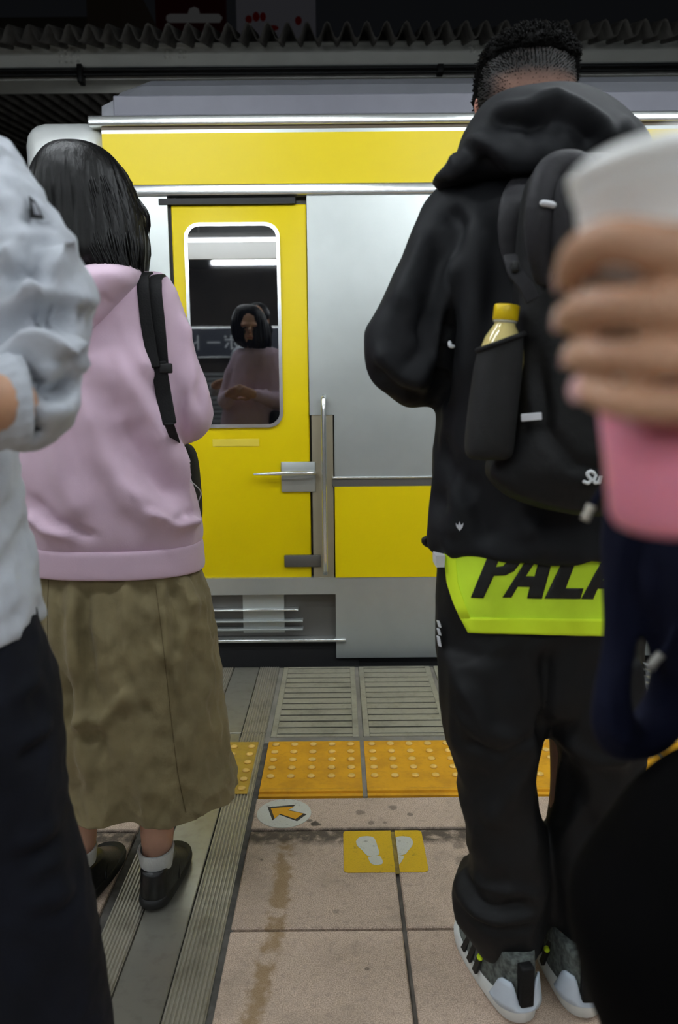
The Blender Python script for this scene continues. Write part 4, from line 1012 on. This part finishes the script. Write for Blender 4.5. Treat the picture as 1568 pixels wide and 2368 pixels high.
# trousers
pt = fuse([rows([(1180, 1040, 1460, .12), (1280, 1016, 1480, .128), (1400, 1013, 1484, .13), (1520, 1014, 1484, .13), (1600, 1018, 1482, .12), (1640, 1040, 1465, .06)], MY, 48),
           rows([(1500, 1016, 1258, .10), (1600, 1017, 1262, .11), (1690, 1027, 1258, .105), (1740, 1046, 1240, .10), (1800, 1060, 1238, .097), (1860, 1062, 1244, .095), (1900, 1067, 1254, .094), (1985, 1087, 1262, .09), (2012, 1082, 1264, .094), (2032, 1054, 1266, .098), (2075, 1048, 1266, .098), (2115, 1054, 1264, .096), (2150, 1078, 1258, .088), (2175, 1095, 1250, .08), (2188, 1115, 1238, .068)], MY-.025, 40),
           rows([(1500, 1260, 1484, .10), (1600, 1262, 1484, .11), (1690, 1266, 1483, .105), (1745, 1284, 1479, .10), (1800, 1286, 1472, .097), (1860, 1280, 1470, .095), (1900, 1270, 1469, .094), (1985, 1264, 1460, .09), (2060, 1266, 1450, .092), (2110, 1270, 1440, .09), (2150, 1288, 1425, .08), (2170, 1300, 1410, .07)], MY-.025, 40)], 0.0075, 4)
displace(pt, crumple((7, 7, 5), 0.006, 1, False), crumple((14, 14, 10), 0.007, 7), folds(MY-.12, [
    ([(1050, 1560), (1120, 1680), (1230, 1720)], .016, .010), ([(1070, 1720), (1150, 1735), (1240, 1700)], .012, -.012), ([(1060, 1650), (1130, 1725), (1220, 1730)], .012, .008), ([(1230, 1760), (1170, 1850), (1120, 1920)], .02, .010), ([(1120, 1780), (1100, 1860), (1110, 1950)], .02, -.008),
    ([(1055, 2040), (1120, 2070), (1200, 2060), (1255, 2090)], .014, .010), ([(1060, 2075), (1130, 2100), (1220, 2090)], .011, -.012), ([(1060, 2115), (1140, 2130), (1250, 2115)], .011, .010), ([(1080, 2140), (1150, 2152), (1240, 2140)], .008, -.008), ([(1262, 1500), (1262, 1600), (1258, 1720)], .012, -.02),
    ([(1300, 1720), (1380, 1760), (1460, 1750)], .016, .010), ([(1290, 1740), (1340, 1850), (1380, 1950)], .02, -.008), ([(1120, 1480), (1140, 1560), (1190, 1640)], .025, .007)]))
tr = link('trousers', pt, M['pants'], man)
wl = material('logo_white', (205, 208, 212), 0.6)
for y0, y1 in ((1438, 1452), (1456, 1470), (1474, 1496)):
    link('hip_print', prism([P(1011, y0, MY-.045), P(1018, y0+2, MY-.05), P(1021, y1, MY-.05), P(1014, y1-2, MY-.045)], 0.012), wl, tr, False)
gl_ = material('logo_grey', (120, 122, 126), 0.6)
for i in range(7):
    y0 = 1540+14*i; x0 = 1500-2*i
    link('hip_print', prism([P(x0-5, y0, MY-.09), P(x0+6, y0+2, MY-.09), P(x0+5, y0+9, MY-.09), P(x0-4, y0+8, MY-.09)], 0.02), gl_, tr, False)
# trainers
def sneaker(loc, rz):
    e, Mx = shoe(man, 'sneaker', loc, rz, 0.295, 0.053, 0.036, 0.135, (M['sole'], M['knit']), collar=0.42, heel_up=0.05)
    def tr_(s): return [Mx @ Vector(v) for v in s[0]], s[1]
    # moulded heel counter wrapping the back of the upper
    V, Fc = [], []; n = 25
    for j in range(6):
        t = j/5
        for i in range(n):
            a = (i/(n-1)-0.5)*2; top = 0.088 if 0.22 < abs(a) < 0.72 else (0.045 if abs(a) <= 0.22 else 0.088-0.06*(abs(a)-0.72)/0.28)
            if 0.22 < abs(a) < 0.36: top = 0.045+0.043*((abs(a)-0.22)/0.14)
            z = 0.034+(top-0.034)*t; ang = a*1.45
            w_ = 0.0475*(1-0.12*t); x = w_*math.sin(ang)*(1.0 if abs(ang) < 1.2 else 1.0); y = 0.052-0.058*math.cos(ang)+(0.03*max(0, abs(a)-0.7))+0.006*t
            V.append(Vector((x, y-0.001, z)))
    for j in range(5):
        for i in range(n-1): Fc.append((j*n+i, j*n+i+1, (j+1)*n+i+1, (j+1)*n+i))
    o = link('heel_counter', tr_((V, Fc)), M['counter'], e); md = o.modifiers.new('t', 'SOLIDIFY'); md.thickness = 0.004; md.offset = 1
    link('pull_tab', tr_(box(-0.0135, 0.0135, -0.012, 0.012, 0.046, 0.126, 0.004)), M['webbing'], e)
    for k in range(3):
        y = 0.105+0.032*k
        for s in (-1, 1): link('stripe', tr_(prism([Vector((s*0.052, y, 0.034)), Vector((s*0.052, y+0.016, 0.034)), Vector((s*0.036, y+0.004, 0.098-0.008*k)), Vector((s*0.036, y-0.012, 0.098-0.008*k))], 0.006, Vector((s, 0, 0)))), M['black_rubber'], e, False)
    link('lace_tip', tr_(ellipsoid((-0.050, 0.100, 0.074), 0.006, 0.008, 0.006, 10, 8)), M['lime_hem'], e)
sneaker((0.338, 1.325, 0.001), 0.20)
sneaker((0.458, 1.335, 0.001), 0.02)

# ------------------------------------------------------------------ his backpack and the bottle in its side pocket
BY = MY-0.245
bp = thing('backpack', 'black ripstop backpack with bottle pocket on the jacket', 'backpack', P(1300, 1180, BY))
bm_ = fuse([rows([(372, 1265, 1420, .05), (392, 1238, 1450, .075), (440, 1215, 1480, .085), (600, 1195, 1505, .088), (800, 1185, 1520, .09), (950, 1165, 1528, .092), (1050, 1130, 1528, .092), (1100, 1122, 1522, .088), (1145, 1170, 1505, .075), (1175, 1260, 1480, .055), (1190, 1330, 1440, .03)], BY, 48)], 0.007, 3)
displace(bm_, crumple((9, 9, 6), 0.006, 14, False), folds(BY-.09, [([(1130, 1080), (1210, 1140), (1320, 1175), (1420, 1180)], .010, .006), ([(1250, 800), (1270, 1000), (1330, 1075), (1420, 1095)], .010, -.008), ([(1210, 660), (1230, 850), (1240, 955)], .012, .006), ([(1215, 990), (1260, 985)], .01, -.005), ([(1300, 430), (1330, 560), (1340, 700)], .014, .008)]))
pk = link('pack_body', bm_, M['pack'], bp)
# top lid roll and grey side ribbons
link('top_roll', fuse([tube([P(1256, 640, BY-.075), P(1246, 560, BY-.09), P(1250, 470, BY-.095), P(1272, 402, BY-.085), P(1312, 384, BY-.08), P(1350, 400, BY-.085), P(1362, 470, BY-.09)], [.014, .019, .021, .022, .022, .021, .018], 16, 5)], 0.004, 2), M['pack_grey'], bp)
link('top_flap', fuse([tube([P(1300, 610, BY-.09), P(1300, 520, BY-.097), P(1310, 440, BY-.097), P(1340, 430, BY-.09)], [.018, .022, .022, .016], 14, 5)], 0.004, 2), M['pack_grey'], bp)
link('shoulder_strap', fuse([tube([P(1192, 640, MY-.165), P(1182, 560, MY-.17), P(1188, 480, MY-.165), P(1208, 430, MY-.13), P(1225, 410, MY-.09)], [.012, .020, .024, .024, .02], 14, 5, ref=(1, 0, 0), flat=0.55)], 0.004, 2), M['pack_grey'], bp)
link('shoulder_strap', fuse([tube([P(1480, 640, MY-.165), P(1485, 560, MY-.17), P(1470, 480, MY-.165), P(1450, 430, MY-.13)], [.012, .020, .024, .024], 14, 5, ref=(1, 0, 0), flat=0.55)], 0.004, 2), M['pack_grey'], bp)
band([P(1180, 590, BY-.08), P(1190, 625, BY-.095), P(1215, 660, BY-.10), P(1232, 695, BY-.098)], .010, .005, M['pack_grey'], 'compression_strap', bp)
link('strap_buckle', box(P(1186, 620, BY-.11).x, P(1203, 620, BY-.11).x, BY-.108, BY-.096, P(1190, 628, BY-.11).z, P(1190, 602, BY-.11).z, .003), M['black_rubber'], bp)
link('zip_pull', tube([P(1256, 470, BY-.122), P(1266, 471, BY-.122), P(1279, 474, BY-.120)], 0.0045, 8, 3), M['reflective'], bp)
band([P(1205, 966, BY-.098), P(1230, 964, BY-.100), P(1253, 962, BY-.102)], .0052, .003, M['reflective'], 'reflective_bar', bp)
# white script lettering low on the pack: S u
def script(pts, r=0.0022): return tube([P(x, y, BY-.100) for x, y in pts], r, 6, 6)
link('letter', script([(1374, 1094), (1366, 1090), (1358, 1095), (1362, 1103), (1367, 1109), (1360, 1117), (1351, 1114)], 0.0026), M['letter_white'], bp)
link('letter', script([(1378, 1100), (1374, 1111), (1378, 1117), (1385, 1112), (1389, 1101), (1386, 1116)], 0.0024), M['letter_white'], bp)
# mesh side pocket
pocket_rows = [(1062, 1092, 1170, .018), (1052, 1079, 1182, .034), (1020, 1076, 1188, .040), (940, 1084, 1196, .042), (870, 1094, 1204, .042), (820, 1102, 1207, .042), (792, 1106, 1208, .041)]
PYc = BY-.055
pv = rows(pocket_rows, PYc, 36, 5, cap=False)
nv = len(pv[0])
pv2 = []
for v in pv[0]:
    v = v.copy(); zt_ = P(1155, 815, PYc).z
    if v.z > zt_-0.02: v.z += (v.x-P(1155, 815, PYc).x)*0.42*((v.z-(zt_-.02))/.04)
    pv2.append(v)
po = link('side_pocket', (pv2, pv[1]), M['mesh'], bp); md = po.modifiers.new('t', 'SOLIDIFY'); md.thickness = 0.0025
top = pv2[-36:]
link('pocket_binding', tube(top+[top[0]], 0.0042, 8, 1, round_ends=False), M['webbing'], po)
bt = thing('drink_bottle', 'clear bottle of pale yellow drink with yellow cap in backpack pocket', 'bottle', P(1142, 1045, PYc))
b0, b1 = P(1134, 1040, PYc), P(1173, 705, PYc); ax_ = (b1-b0); Lb = ax_.length; az = ax_.normalized(); axx = az.orthogonal().normalized(); ayy = az.cross(axx)
def along(prof, n=28, cap=True): return loft([ell(b0+az*(h*Lb), axx*r, ayy*r, n) for r, h in prof], cap)
link('bottle_body', along([(.022, .0), (.030, .01), (.0325, .03), (.0325, .55), (.033, .62), (.031, .70), (.026, .78), (.019, .835), (.0155, .86), (.0150, .885)]), material('lemon_drink', (232, 214, 140), 0.12, spec=0.6, coat=0.6, sss=0.1), bt)
link('neck_ring', along([(.0150, .875), (.0172, .88), (.0172, .892), (.015, .896)]), material('bottle_neck_clear', (190, 188, 170), 0.15, coat=0.5), bt)
cp = along([(.0168, .892), (.0182, .896), (.0182, .990), (.0172, .999), (.010, 1.0)])
link('cap', cp, material('cap_yellow', (240, 206, 10), 0.4), bt)

# ------------------------------------------------------------------ person at the left edge: pale grey jacket, dark jeans
LY = 0.95
lm = thing('person', 'person in crumpled pale grey jacket and dark jeans at left edge', 'person', (P(-330, 1100, LY).x, LY, 0))
nk = P(-380, 240, LY+.02); hd3 = Vector((nk.x, LY+.05, nk.z+.16)); ch = P(-375, 480, LY); pel = P(-320, 1500, LY)
sh = [P(-110, 400, LY-.02), P(-640, 400, LY)]; el = [P(10, 870, LY-.09), P(-780, 900, LY)]; wr = [P(-250, 915, LY-.235), P(-560, 860, LY+.25)]
an = [Vector((P(70, 2700, LY).x, LY-.02, .09)), Vector((P(-380, 2700, LY).x, LY+.05, .09))]
hip = [pel+Vector((.09, 0, -.03)), pel+Vector((-.09, 0, -.03))]; kn = [(hip[k]*.46+an[k]*.54)+Vector((0, .02, 0)) for k in range(2)]
hands = [hand_shapes(wr[0], (-1.0, 0.05, -0.1), (0, -1.0, 0.1), 0.5, 1.0, -1), hand_shapes(wr[1], (0.8, 0.4, 0.2), (0.4, -0.5, 0.6), 0.5, 1.0, 1)]
lb_, lax = body(lm, hd3, (0, 1, -.1), nk, ch, pel, sh, el, wr, hip, kn, an, hands, M['skin_tan'])
link('hair', fuse([ellipsoid(hd3+Vector((0, -.025, .035)), .09, .10, .095)], 0.006, 2), M['hair'], lm)
tor = rows([(260, -520, -240, .07), (300, -640, -130, .09), (360, -730, -60, .115), (480, -780, -30, .13), (700, -785, -5, .14), (900, -785, 12, .14), (1050, -782, 30, .143), (1180, -770, 42, .145), (1300, -750, 60, .15), (1385, -738, 74, .153), (1440, -728, 88, .153), (1462, -722, 90, .148), (1470, -705, 72, .13)], LY, 60)
arm = tube([P(-120, 390, LY-.01), P(-62, 480, LY-.04), P(10, 600, LY-.07), P(66, 720, LY-.10), P(66, 820, LY-.12), P(48, 900, LY-.14), P(36, 922, LY-.168), P(26, 930, LY-.190)], [.072, .068, .068, .066, .058, .058, .051, .042], 22, 7, round_ends=False)
armL = tube([P(-640, 400, LY), P(-740, 620, LY-.02), P(-780, 850, LY-.01), P(-740, 920, LY+.05), P(-640, 890, LY+.18)], [.072, .066, .062, .058, .05], 20, 6)
bul = ellipsoid(P(132, 686, LY-.10), .040, .05, .026)
gm = fuse([tor, arm, armL, bul], 0.0065, 2)
YA = LY-.17
displace(gm, crumple((9, 9, 9), 0.010, 21, False), crumple((14, 14, 14), 0.008, 23), crumple((30, 30, 30), 0.004, 29), folds(YA, [
    ([(215, 695), (150, 690), (90, 668), (40, 690)], .010, .012), ([(190, 730), (120, 715), (50, 745), (-20, 800)], .013, -.018), ([(188, 780), (120, 800), (60, 770), (0, 800)], .010, .012), ([(180, 850), (130, 860), (90, 800)], .010, .012), ([(165, 880), (120, 900), (70, 880)], .008, -.012),
    ([(150, 930), (110, 960), (60, 900), (40, 850)], .010, .012), ([(110, 1015), (70, 990), (60, 930)], .010, -.010), ([(160, 900), (120, 850), (60, 830)], .008, -.012), ([(40, 480), (30, 560), (0, 620)], .014, .012), ([(55, 520), (50, 600), (10, 660)], .012, -.012), ([(100, 560), (80, 640), (40, 680)], .012, .010),
    ([(10, 360), (40, 450), (30, 540)], .014, -.010), ([(140, 620), (110, 660), (60, 640)], .010, -.008), ([(230, 697), (205, 697), (180, 690)], .010, .022), ([(175, 745), (150, 770), (160, 810)], .007, -.012), ([(130, 770), (160, 800), (178, 850)], .007, .010), ([(40, 800), (90, 830), (140, 900)], .008, .010), ([(20, 830), (70, 850), (110, 930)], .008, -.009), ([(60, 540), (100, 600), (130, 660)], .008, .008), ([(20, 560), (60, 620), (100, 660)], .008, -.008)], gain=2.0),
    folds(LY-.14, [([(30, 1120), (20, 1250), (-30, 1400)], .02, .010), ([(50, 1180), (55, 1300), (30, 1420)], .014, -.010), ([(70, 1380), (20, 1420), (-60, 1430)], .012, .008), ([(80, 1440), (20, 1470), (-60, 1490)], .010, -.006)]), crumple((38, 38, 38), 0.0035, 17))
smooth_mesh(gm, 1)
gj = link('jacket', gm, M['grey_shirt'], lm)
# gathered elastic cuff round the bare forearm
cuff_pts = []
c0 = P(24, 930, LY-.192); dirf = Vector((-0.86, -0.5, 0.0)).normalized(); u1 = dirf.cross(Vector((0, 1, 0))).normalized(); u2 = dirf.cross(u1)
rg_ = []
for j, (s_, rr) in enumerate(((-.016, .034), (-.012, .044), (0.0, .0455), (.006, .0425), (.014, .045), (.020, .041), (.019, .029))):
    ring_ = []
    for i in range(72):
        a = 2*math.pi*i/72; r_ = rr*(1+.035*math.sin(a*22+j*1.2)); ring_.append(c0+dirf*s_+u1*r_*math.cos(a)+u2*r_*.9*math.sin(a))
    rg_.append(ring_)
link('cuff', loft(rg_), M['grey_shirt'], gj)
link('forearm', tube([P(24, 930, LY-.188), P(-4, 931, LY-.208), P(-60, 928, LY-.235), P(-150, 920, LY-.245), P(-250, 915, LY-.235)], [.028, .029, .030, .029, .025], 20, 5, round_ends=False), M['skin_tan'], lb_)
tg = link('sleeve_tab', prism([P(66, 452, LY-.09), P(78, 462, LY-.10), P(100, 505, LY-.115), P(70, 503, LY-.10)], 0.004), M['black_rubber'], gj, False)
link('tab_patch', prism([P(73, 466, LY-.105), P(80, 470, LY-.108), P(92, 497, LY-.119), P(80, 494, LY-.11)], 0.003), material('tab_grey', (150, 152, 158), 0.6), tg, False)
jn = fuse([rows([(1400, -700, 70, .125), (1480, -705, 88, .13), (1580, -700, 112, .135), (1700, -690, 128, .12), (1760, -600, 60, .06)], LY, 48),
           rows([(1560, -260, 108, .12), (1650, -255, 122, .118), (1750, -240, 139, .11), (1850, -215, 153, .10), (1910, -200, 163, .097), (1970, -180, 180, .097), (2050, -165, 203, .097), (2150, -150, 220, .095), (2290, -120, 235, .09), (2400, -90, 253, .088), (2600, -60, 275, .085), (2740, -50, 290, .085)], LY, 40),
           rows([(1560, -690, -270, .12), (1750, -670, -280, .11), (1910, -650, -290, .10), (2150, -620, -270, .095), (2400, -580, -230, .09), (2740, -540, -210, .085)], LY+.03, 40)], 0.008, 3)
displace(jn, crumple((8, 8, 6), 0.007, 31, False), folds(LY-.12, [([(-20, 1640), (60, 1660), (130, 1620)], .012, .008), ([(0, 1770), (70, 1760), (130, 1720)], .012, .010), ([(0, 1800), (60, 1800), (120, 1760)], .010, -.008), ([(0, 2000), (80, 2010), (170, 1960)], .012, .009), ([(30, 2060), (110, 2090), (190, 2040)], .012, .010), ([(20, 2030), (100, 2050), (180, 2000)], .010, -.009), ([(20, 2140), (120, 2160), (200, 2120)], .012, .008), ([(60, 2200), (150, 2190), (215, 2160)], .010, -.007)]), crumple((22, 22, 22), 0.003, 5))
link('jeans', jn, M['denim'], lm)
for k in range(2): shoe(lm, 'shoe', (an[k].x, an[k].y-.08, .001), 0.05-.15*k, .29, .052, .03, .09, (M['sole'], M['black_leather']), collar=.45)

# ------------------------------------------------------------------ person at the right edge, turned sideways, holding the drink
HY = 0.27
rm = thing('person', 'person at right edge whose hand grips a pink drink cup', 'person', (0.62, 0.36, 0))
ccx = 1608
def cupP(py, r): return P(ccx, py, HY)
ct, cb = P(ccx, 352, HY), P(ccx-6, 1222, HY)
fr = 0.0088
fing = []
def cam_depth(px, r=0.036, extra=0.0):     # distance at which a finger lying on the cup wall passes at this column
    dxm = (px-ccx)*HY/F; rr_ = r+extra
    return HY-math.sqrt(max(0.0, rr_*rr_-min(dxm*dxm, rr_*rr_)))
F4 = [([(1860, 600), (1740, 560), (1580, 580), (1420, 556), (1345, 592), (1318, 640)], [.0090, .0084, .0074, .0070, .0066, .0055]),
      ([(1860, 720), (1740, 700), (1580, 712), (1430, 708), (1350, 716), (1316, 738)], [.0090, .0080, .0066, .0063, .0061, .0053]),
      ([(1860, 830), (1740, 820), (1580, 830), (1440, 826), (1362, 824), (1332, 826)], [.0084, .0072, .0057, .0053, .0052, .0047]),
      ([(1860, 930), (1740, 935), (1600, 938), (1460, 934), (1396, 918), (1360, 904)], [.0076, .0064, .0054, .0051, .0049, .0043])]
nails = []
for pts, rr in F4:
    q = []
    for (px, py), r_ in zip(pts, rr):
        Yd = cam_depth(max(px, 1345), 0.036, r_*0.9) if px < 1700 else HY-.030
        if px < 1345: Yd = HY+0.004
        q.append(P(px, py, Yd))
    fing.append(tube(q, rr, 16, 6)); nails.append((q[-1], (q[-1]-q[-2]).normalized(), rr[-1]))
wrist = P(2150, 860, 0.30)
knuck = P(1790, 760, HY-.022)
fing.append(tube([knuck+Vector((-.010, .004, 0)), P(1900, 775, HY-.012), wrist], [.026, .034, .026], 20, 5, ref=(0, 0, 1), flat=.5))
fing.append(tube([P(1760, 640, HY-.02), P(1760, 760, HY-.022), P(1770, 900, HY-.018)], [.012, .013, .011], 14, 4))
fing.append(tube([P(2000, 720, HY+.01), P(1850, 600, HY+.035), P(1700, 560, HY+.05), P(1600, 560, HY+.052)], [.014, .012, .0105, .0085], 14, 5))
elb = Vector((0.50, 0.20, 1.05)); shl = Vector((0.62, 0.17, 1.38))
hd4 = Vector((0.60, 0.36, 1.60)); nk = Vector((0.63, 0.36, 1.44)); ch = Vector((0.63, 0.36, 1.28)); pel = Vector((0.64, 0.36, 0.93))
hs, ax4 = head_shapes(hd4, (-1, 0.1, 0), 1.0)
bparts = list(hs)+[limb([nk, (nk+hd4)/2, hd4-Vector((0, 0, .05))], [.056, .05, .05]), tube([pel-Vector((0, 0, .05)), pel, (pel+ch)/2, ch, nk], [.12, .14, .12, .14, .07], 24, 5, ref=(0, 1, 0), flat=.62)]
rsh = Vector((0.62, 0.55, 1.38)); relb = Vector((0.56, 0.66, 1.12)); rwr = Vector((0.38, 0.60, 1.12))
bparts += [limb([ch*.4+shl*.6, shl, (shl+elb)/2, elb], [.05, .047, .042, .035]), limb([elb, elb*.5+wrist*.5, wrist], [.036, .034, .024]),
           limb([ch*.4+rsh*.6, rsh, (rsh+relb)/2, relb], [.05, .047, .042, .035]), limb([relb, relb*.5+rwr*.5, rwr], [.036, .034, .024])]
bparts += hand_shapes(rwr, (-1, -.1, -.1), (0, -.3, -1), .9, .95, -1)
for y in (.27, .45):
    bparts += [limb([Vector((.64, y, .9)), Vector((.63, y, .7)), Vector((.62, y, .5)), Vector((.63, y, .09))], [.08, .07, .05, .034]), limb([Vector((.63, y, .09)), Vector((.60, y, .05)), Vector((.53, y, .04))], [.034, .032, .022])]
bmain = fuse(bparts, .008, 2); hand_me = fuse(fing, .0016, 4)
bm = bmesh.new(); bm.from_mesh(bmain); bm.from_mesh(hand_me); bm.to_mesh(bmain); bm.free(); bmain.update()
rb = link('body', bmain, M['skin_tan'], rm)
face(rb, hd4, ax4)
nm_ = material('nail_pink', (222, 172, 170), 0.25, coat=.5)
for k, (p, d, r_) in enumerate(nails):
    sd = Vector((-0.75, -0.62, 0.1)).normalized(); sd = (sd-d*sd.dot(d)).normalized(); w_ = d.cross(sd)
    v, q = ellipsoid((0, 0, 0), .0046, .0012, .0058, 14, 10); o = p+d*r_*.25+sd*r_*.72
    link('nail', ([o+w_*a.x+sd*a.y+d*a.z for a in v], q), nm_, rb)
link('hair', fuse([ellipsoid(hd4+Vector((.02, 0, .03)), .10, .092, .10), ellipsoid(hd4+Vector((.05, 0, -.06)), .06, .085, .12)], .007, 2), M['hair'], rm)
cm = fuse([tube([Vector((.64, .36, .72)), Vector((.64, .36, .95)), Vector((.63, .36, 1.15)), Vector((.63, .36, 1.32)), Vector((.63, .36, 1.44))], [.18, .17, .165, .18, .09], 28, 5, ref=(0, 1, 0), flat=.68),
           tube([shl, (shl+elb)/2, elb, elb*.55+wrist*.45], [.07, .062, .055, .045], 18, 5), tube([rsh, (rsh+relb)/2, relb, relb*.55+rwr*.45], [.07, .062, .055, .045], 18, 5)], .009, 4)
displace(cm, crumple((9, 9, 9), .008, 41, False))
link('coat', cm, M['pants'], rm)
link('trousers', fuse([tube([Vector((.64, .36, .85)), Vector((.64, .36, .75))], .15, 20, 1)]+[tube([Vector((.64, y, .85)), Vector((.63, y, .5)), Vector((.63, y, .08))], [.10, .075, .07], 20, 5) for y in (.27, .45)], .01, 3), M['pants'], rm)
for y in (.27, .45): shoe(rm, 'shoe', (.69, y, .001), math.pi/2, .25, .048, .026, .08, (M['sole'], M['black_leather']))

# ------------------------------------------------------------------ the cup in that hand
cup = thing('drink_cup', 'plastic cup with white upper half and pink drink at right edge', 'cup', cb)
caxis = (ct-cb); Lc = caxis.length; cz = caxis.normalized(); cxv = Vector((1, 0, 0)); cxv = (cxv-cz*cxv.dot(cz)).normalized(); cyv = cz.cross(cxv)
def cuploft(prof, n=48, cap=True): return loft([ell(cb+cz*(h*Lc), cxv*r, cyv*r, n) for r, h in prof], cap)
pk_ = material('pink_drink', (244, 150, 172), 0.35, spec=.3, sss=.3, coat=.1)
M['cup_white'] = material('cup_white', (242, 242, 238), 0.35, spec=.4, sss=1.0)
M['cup_white'].node_tree.nodes['Principled BSDF'].inputs['Subsurface Radius'].default_value = (0.03, 0.03, 0.03)
rt, rb_ = .0385, .0265
def rad(h): return rb_+(rt-rb_)*h
link('drink', cuploft([(.016, .0), (.0222, .004), (.0255, .018), (rad(.05)+.0006, .05), (rad(.2), .2), (rad(.41), .41)]), pk_, cup)
link('cup_wall', cuploft([(rad(.41), .41), (rad(.6), .6), (rad(.8), .8), (rad(.9), .9), (rad(.915)+.001, .915), (rad(.93), .93)]), M['cup_white'], cup)
lid_ = link('lid', cuploft([(rad(.925), .925), (.0388, .93), (.0394, .945), (.0394, .968), (.0385, .975), (.037, .985), (.034, 1.0), (.028, 1.005)]), M['cup_white'], cup)

# ------------------------------------------------------------------ navy hoodie hanging from the other hand, black bag below
NY = 0.58
nv_ = thing('hanging_hoodie', 'navy hooded sweatshirt with drawcords hanging beside the pink cup', 'clothing', P(1500, 1740, NY))
M['navy'] = material('navy_fleece', (12, 16, 38), 0.85, spec=.2, bump=.12, bscale=160)
lp = [(1482, 1120), (1462, 1240), (1452, 1360), (1432, 1480), (1416, 1590), (1420, 1670), (1448, 1712), (1500, 1690), (1548, 1630), (1572, 1540), (1556, 1440), (1545, 1330), (1560, 1200)]
rr = [.024, .022, .019, .0135, .0125, .0150, .0170, .0175, .018, .020, .022, .024, .026]
hdm = fuse([tube([P(x, y, NY+.012*math.sin(i)) for i, (x, y) in enumerate(lp)], rr, 18, 5, ref=(0, 1, 0), flat=1.0),
            rows([(1120, 1470, 1800, .03), (1250, 1500, 1800, .04), (1330, 1520, 1800, .04), (1500, 1545, 1790, .035), (1600, 1545, 1770, .03), (1680, 1540, 1720, .02), (1700, 1560, 1690, .012)], NY+.02, 36)], .0035, 3)
displace(hdm, crumple((26, 26, 12), .0045, 51, False), folds(NY-.02, [([(1470, 1180), (1450, 1350), (1425, 1500)], .006, .005), ([(1500, 1260), (1520, 1450), (1545, 1600)], .007, -.006), ([(1540, 1250), (1555, 1450), (1560, 1600)], .007, .006), ([(1400, 1600), (1410, 1680), (1450, 1720)], .005, .004)]))
nb = link('sweatshirt', hdm, M['navy'], nv_)
link('drawcord', tube([P(1440, 1100, NY-.028), P(1402, 1122, NY-.026), P(1382, 1148, NY-.024), P(1370, 1170, NY-.022)], .0024, 8, 4), M['navy'], nv_)
link('cord_tip', tube([P(1368, 1168, NY-.022), P(1361, 1184, NY-.022), P(1352, 1204, NY-.022)], .0034, 10, 2, round_ends=False), material('cord_tip_metal', (196, 190, 176), .35, .4), nv_)
link('drawcord', tube([P(1560, 1450, NY-.03), P(1545, 1490, NY-.03), P(1530, 1512, NY-.03)], .0024, 8, 4), M['navy'], nv_)
link('cord_tip', tube([P(1530, 1512, NY-.03), P(1515, 1528, NY-.03), P(1503, 1546, NY-.03)], .0034, 10, 2, round_ends=False), material('cord_tip_metal', (150, 148, 142), .4, .4), nv_)
GY = 0.50
bag = thing('tote_bag', 'large soft black bag at the bottom right corner', 'bag', P(1750, 2900, GY))
bgm = fuse([rows([(1770, 1660, 1780, .03), (1812, 1575, 1900, .06), (1890, 1482, 1980, .08), (1970, 1417, 2040, .09), (2040, 1362, 2060, .095), (2090, 1332, 2070, .097), (2140, 1324, 2075, .098), (2200, 1335, 2078, .098), (2300, 1362, 2080, .098), (2368, 1390, 2080, .096), (2600, 1450, 2060, .09), (2850, 1500, 2020, .07), (2900, 1540, 1980, .04)], GY, 48)], .006, 4)
displace(bgm, crumple((8, 8, 8), .005, 61, False))
link('bag_body', bgm, material('bag_black', (4, 3.5, 4), .95, spec=.08), bag)
band([P(1700, 1790, GY), Vector((.36, .56, .98)), Vector((.50, .62, 1.2)), Vector((.60, .56, 1.44)), Vector((.66, .46, 1.38))], .014, .005, M['webbing'], 'bag_strap', bag)
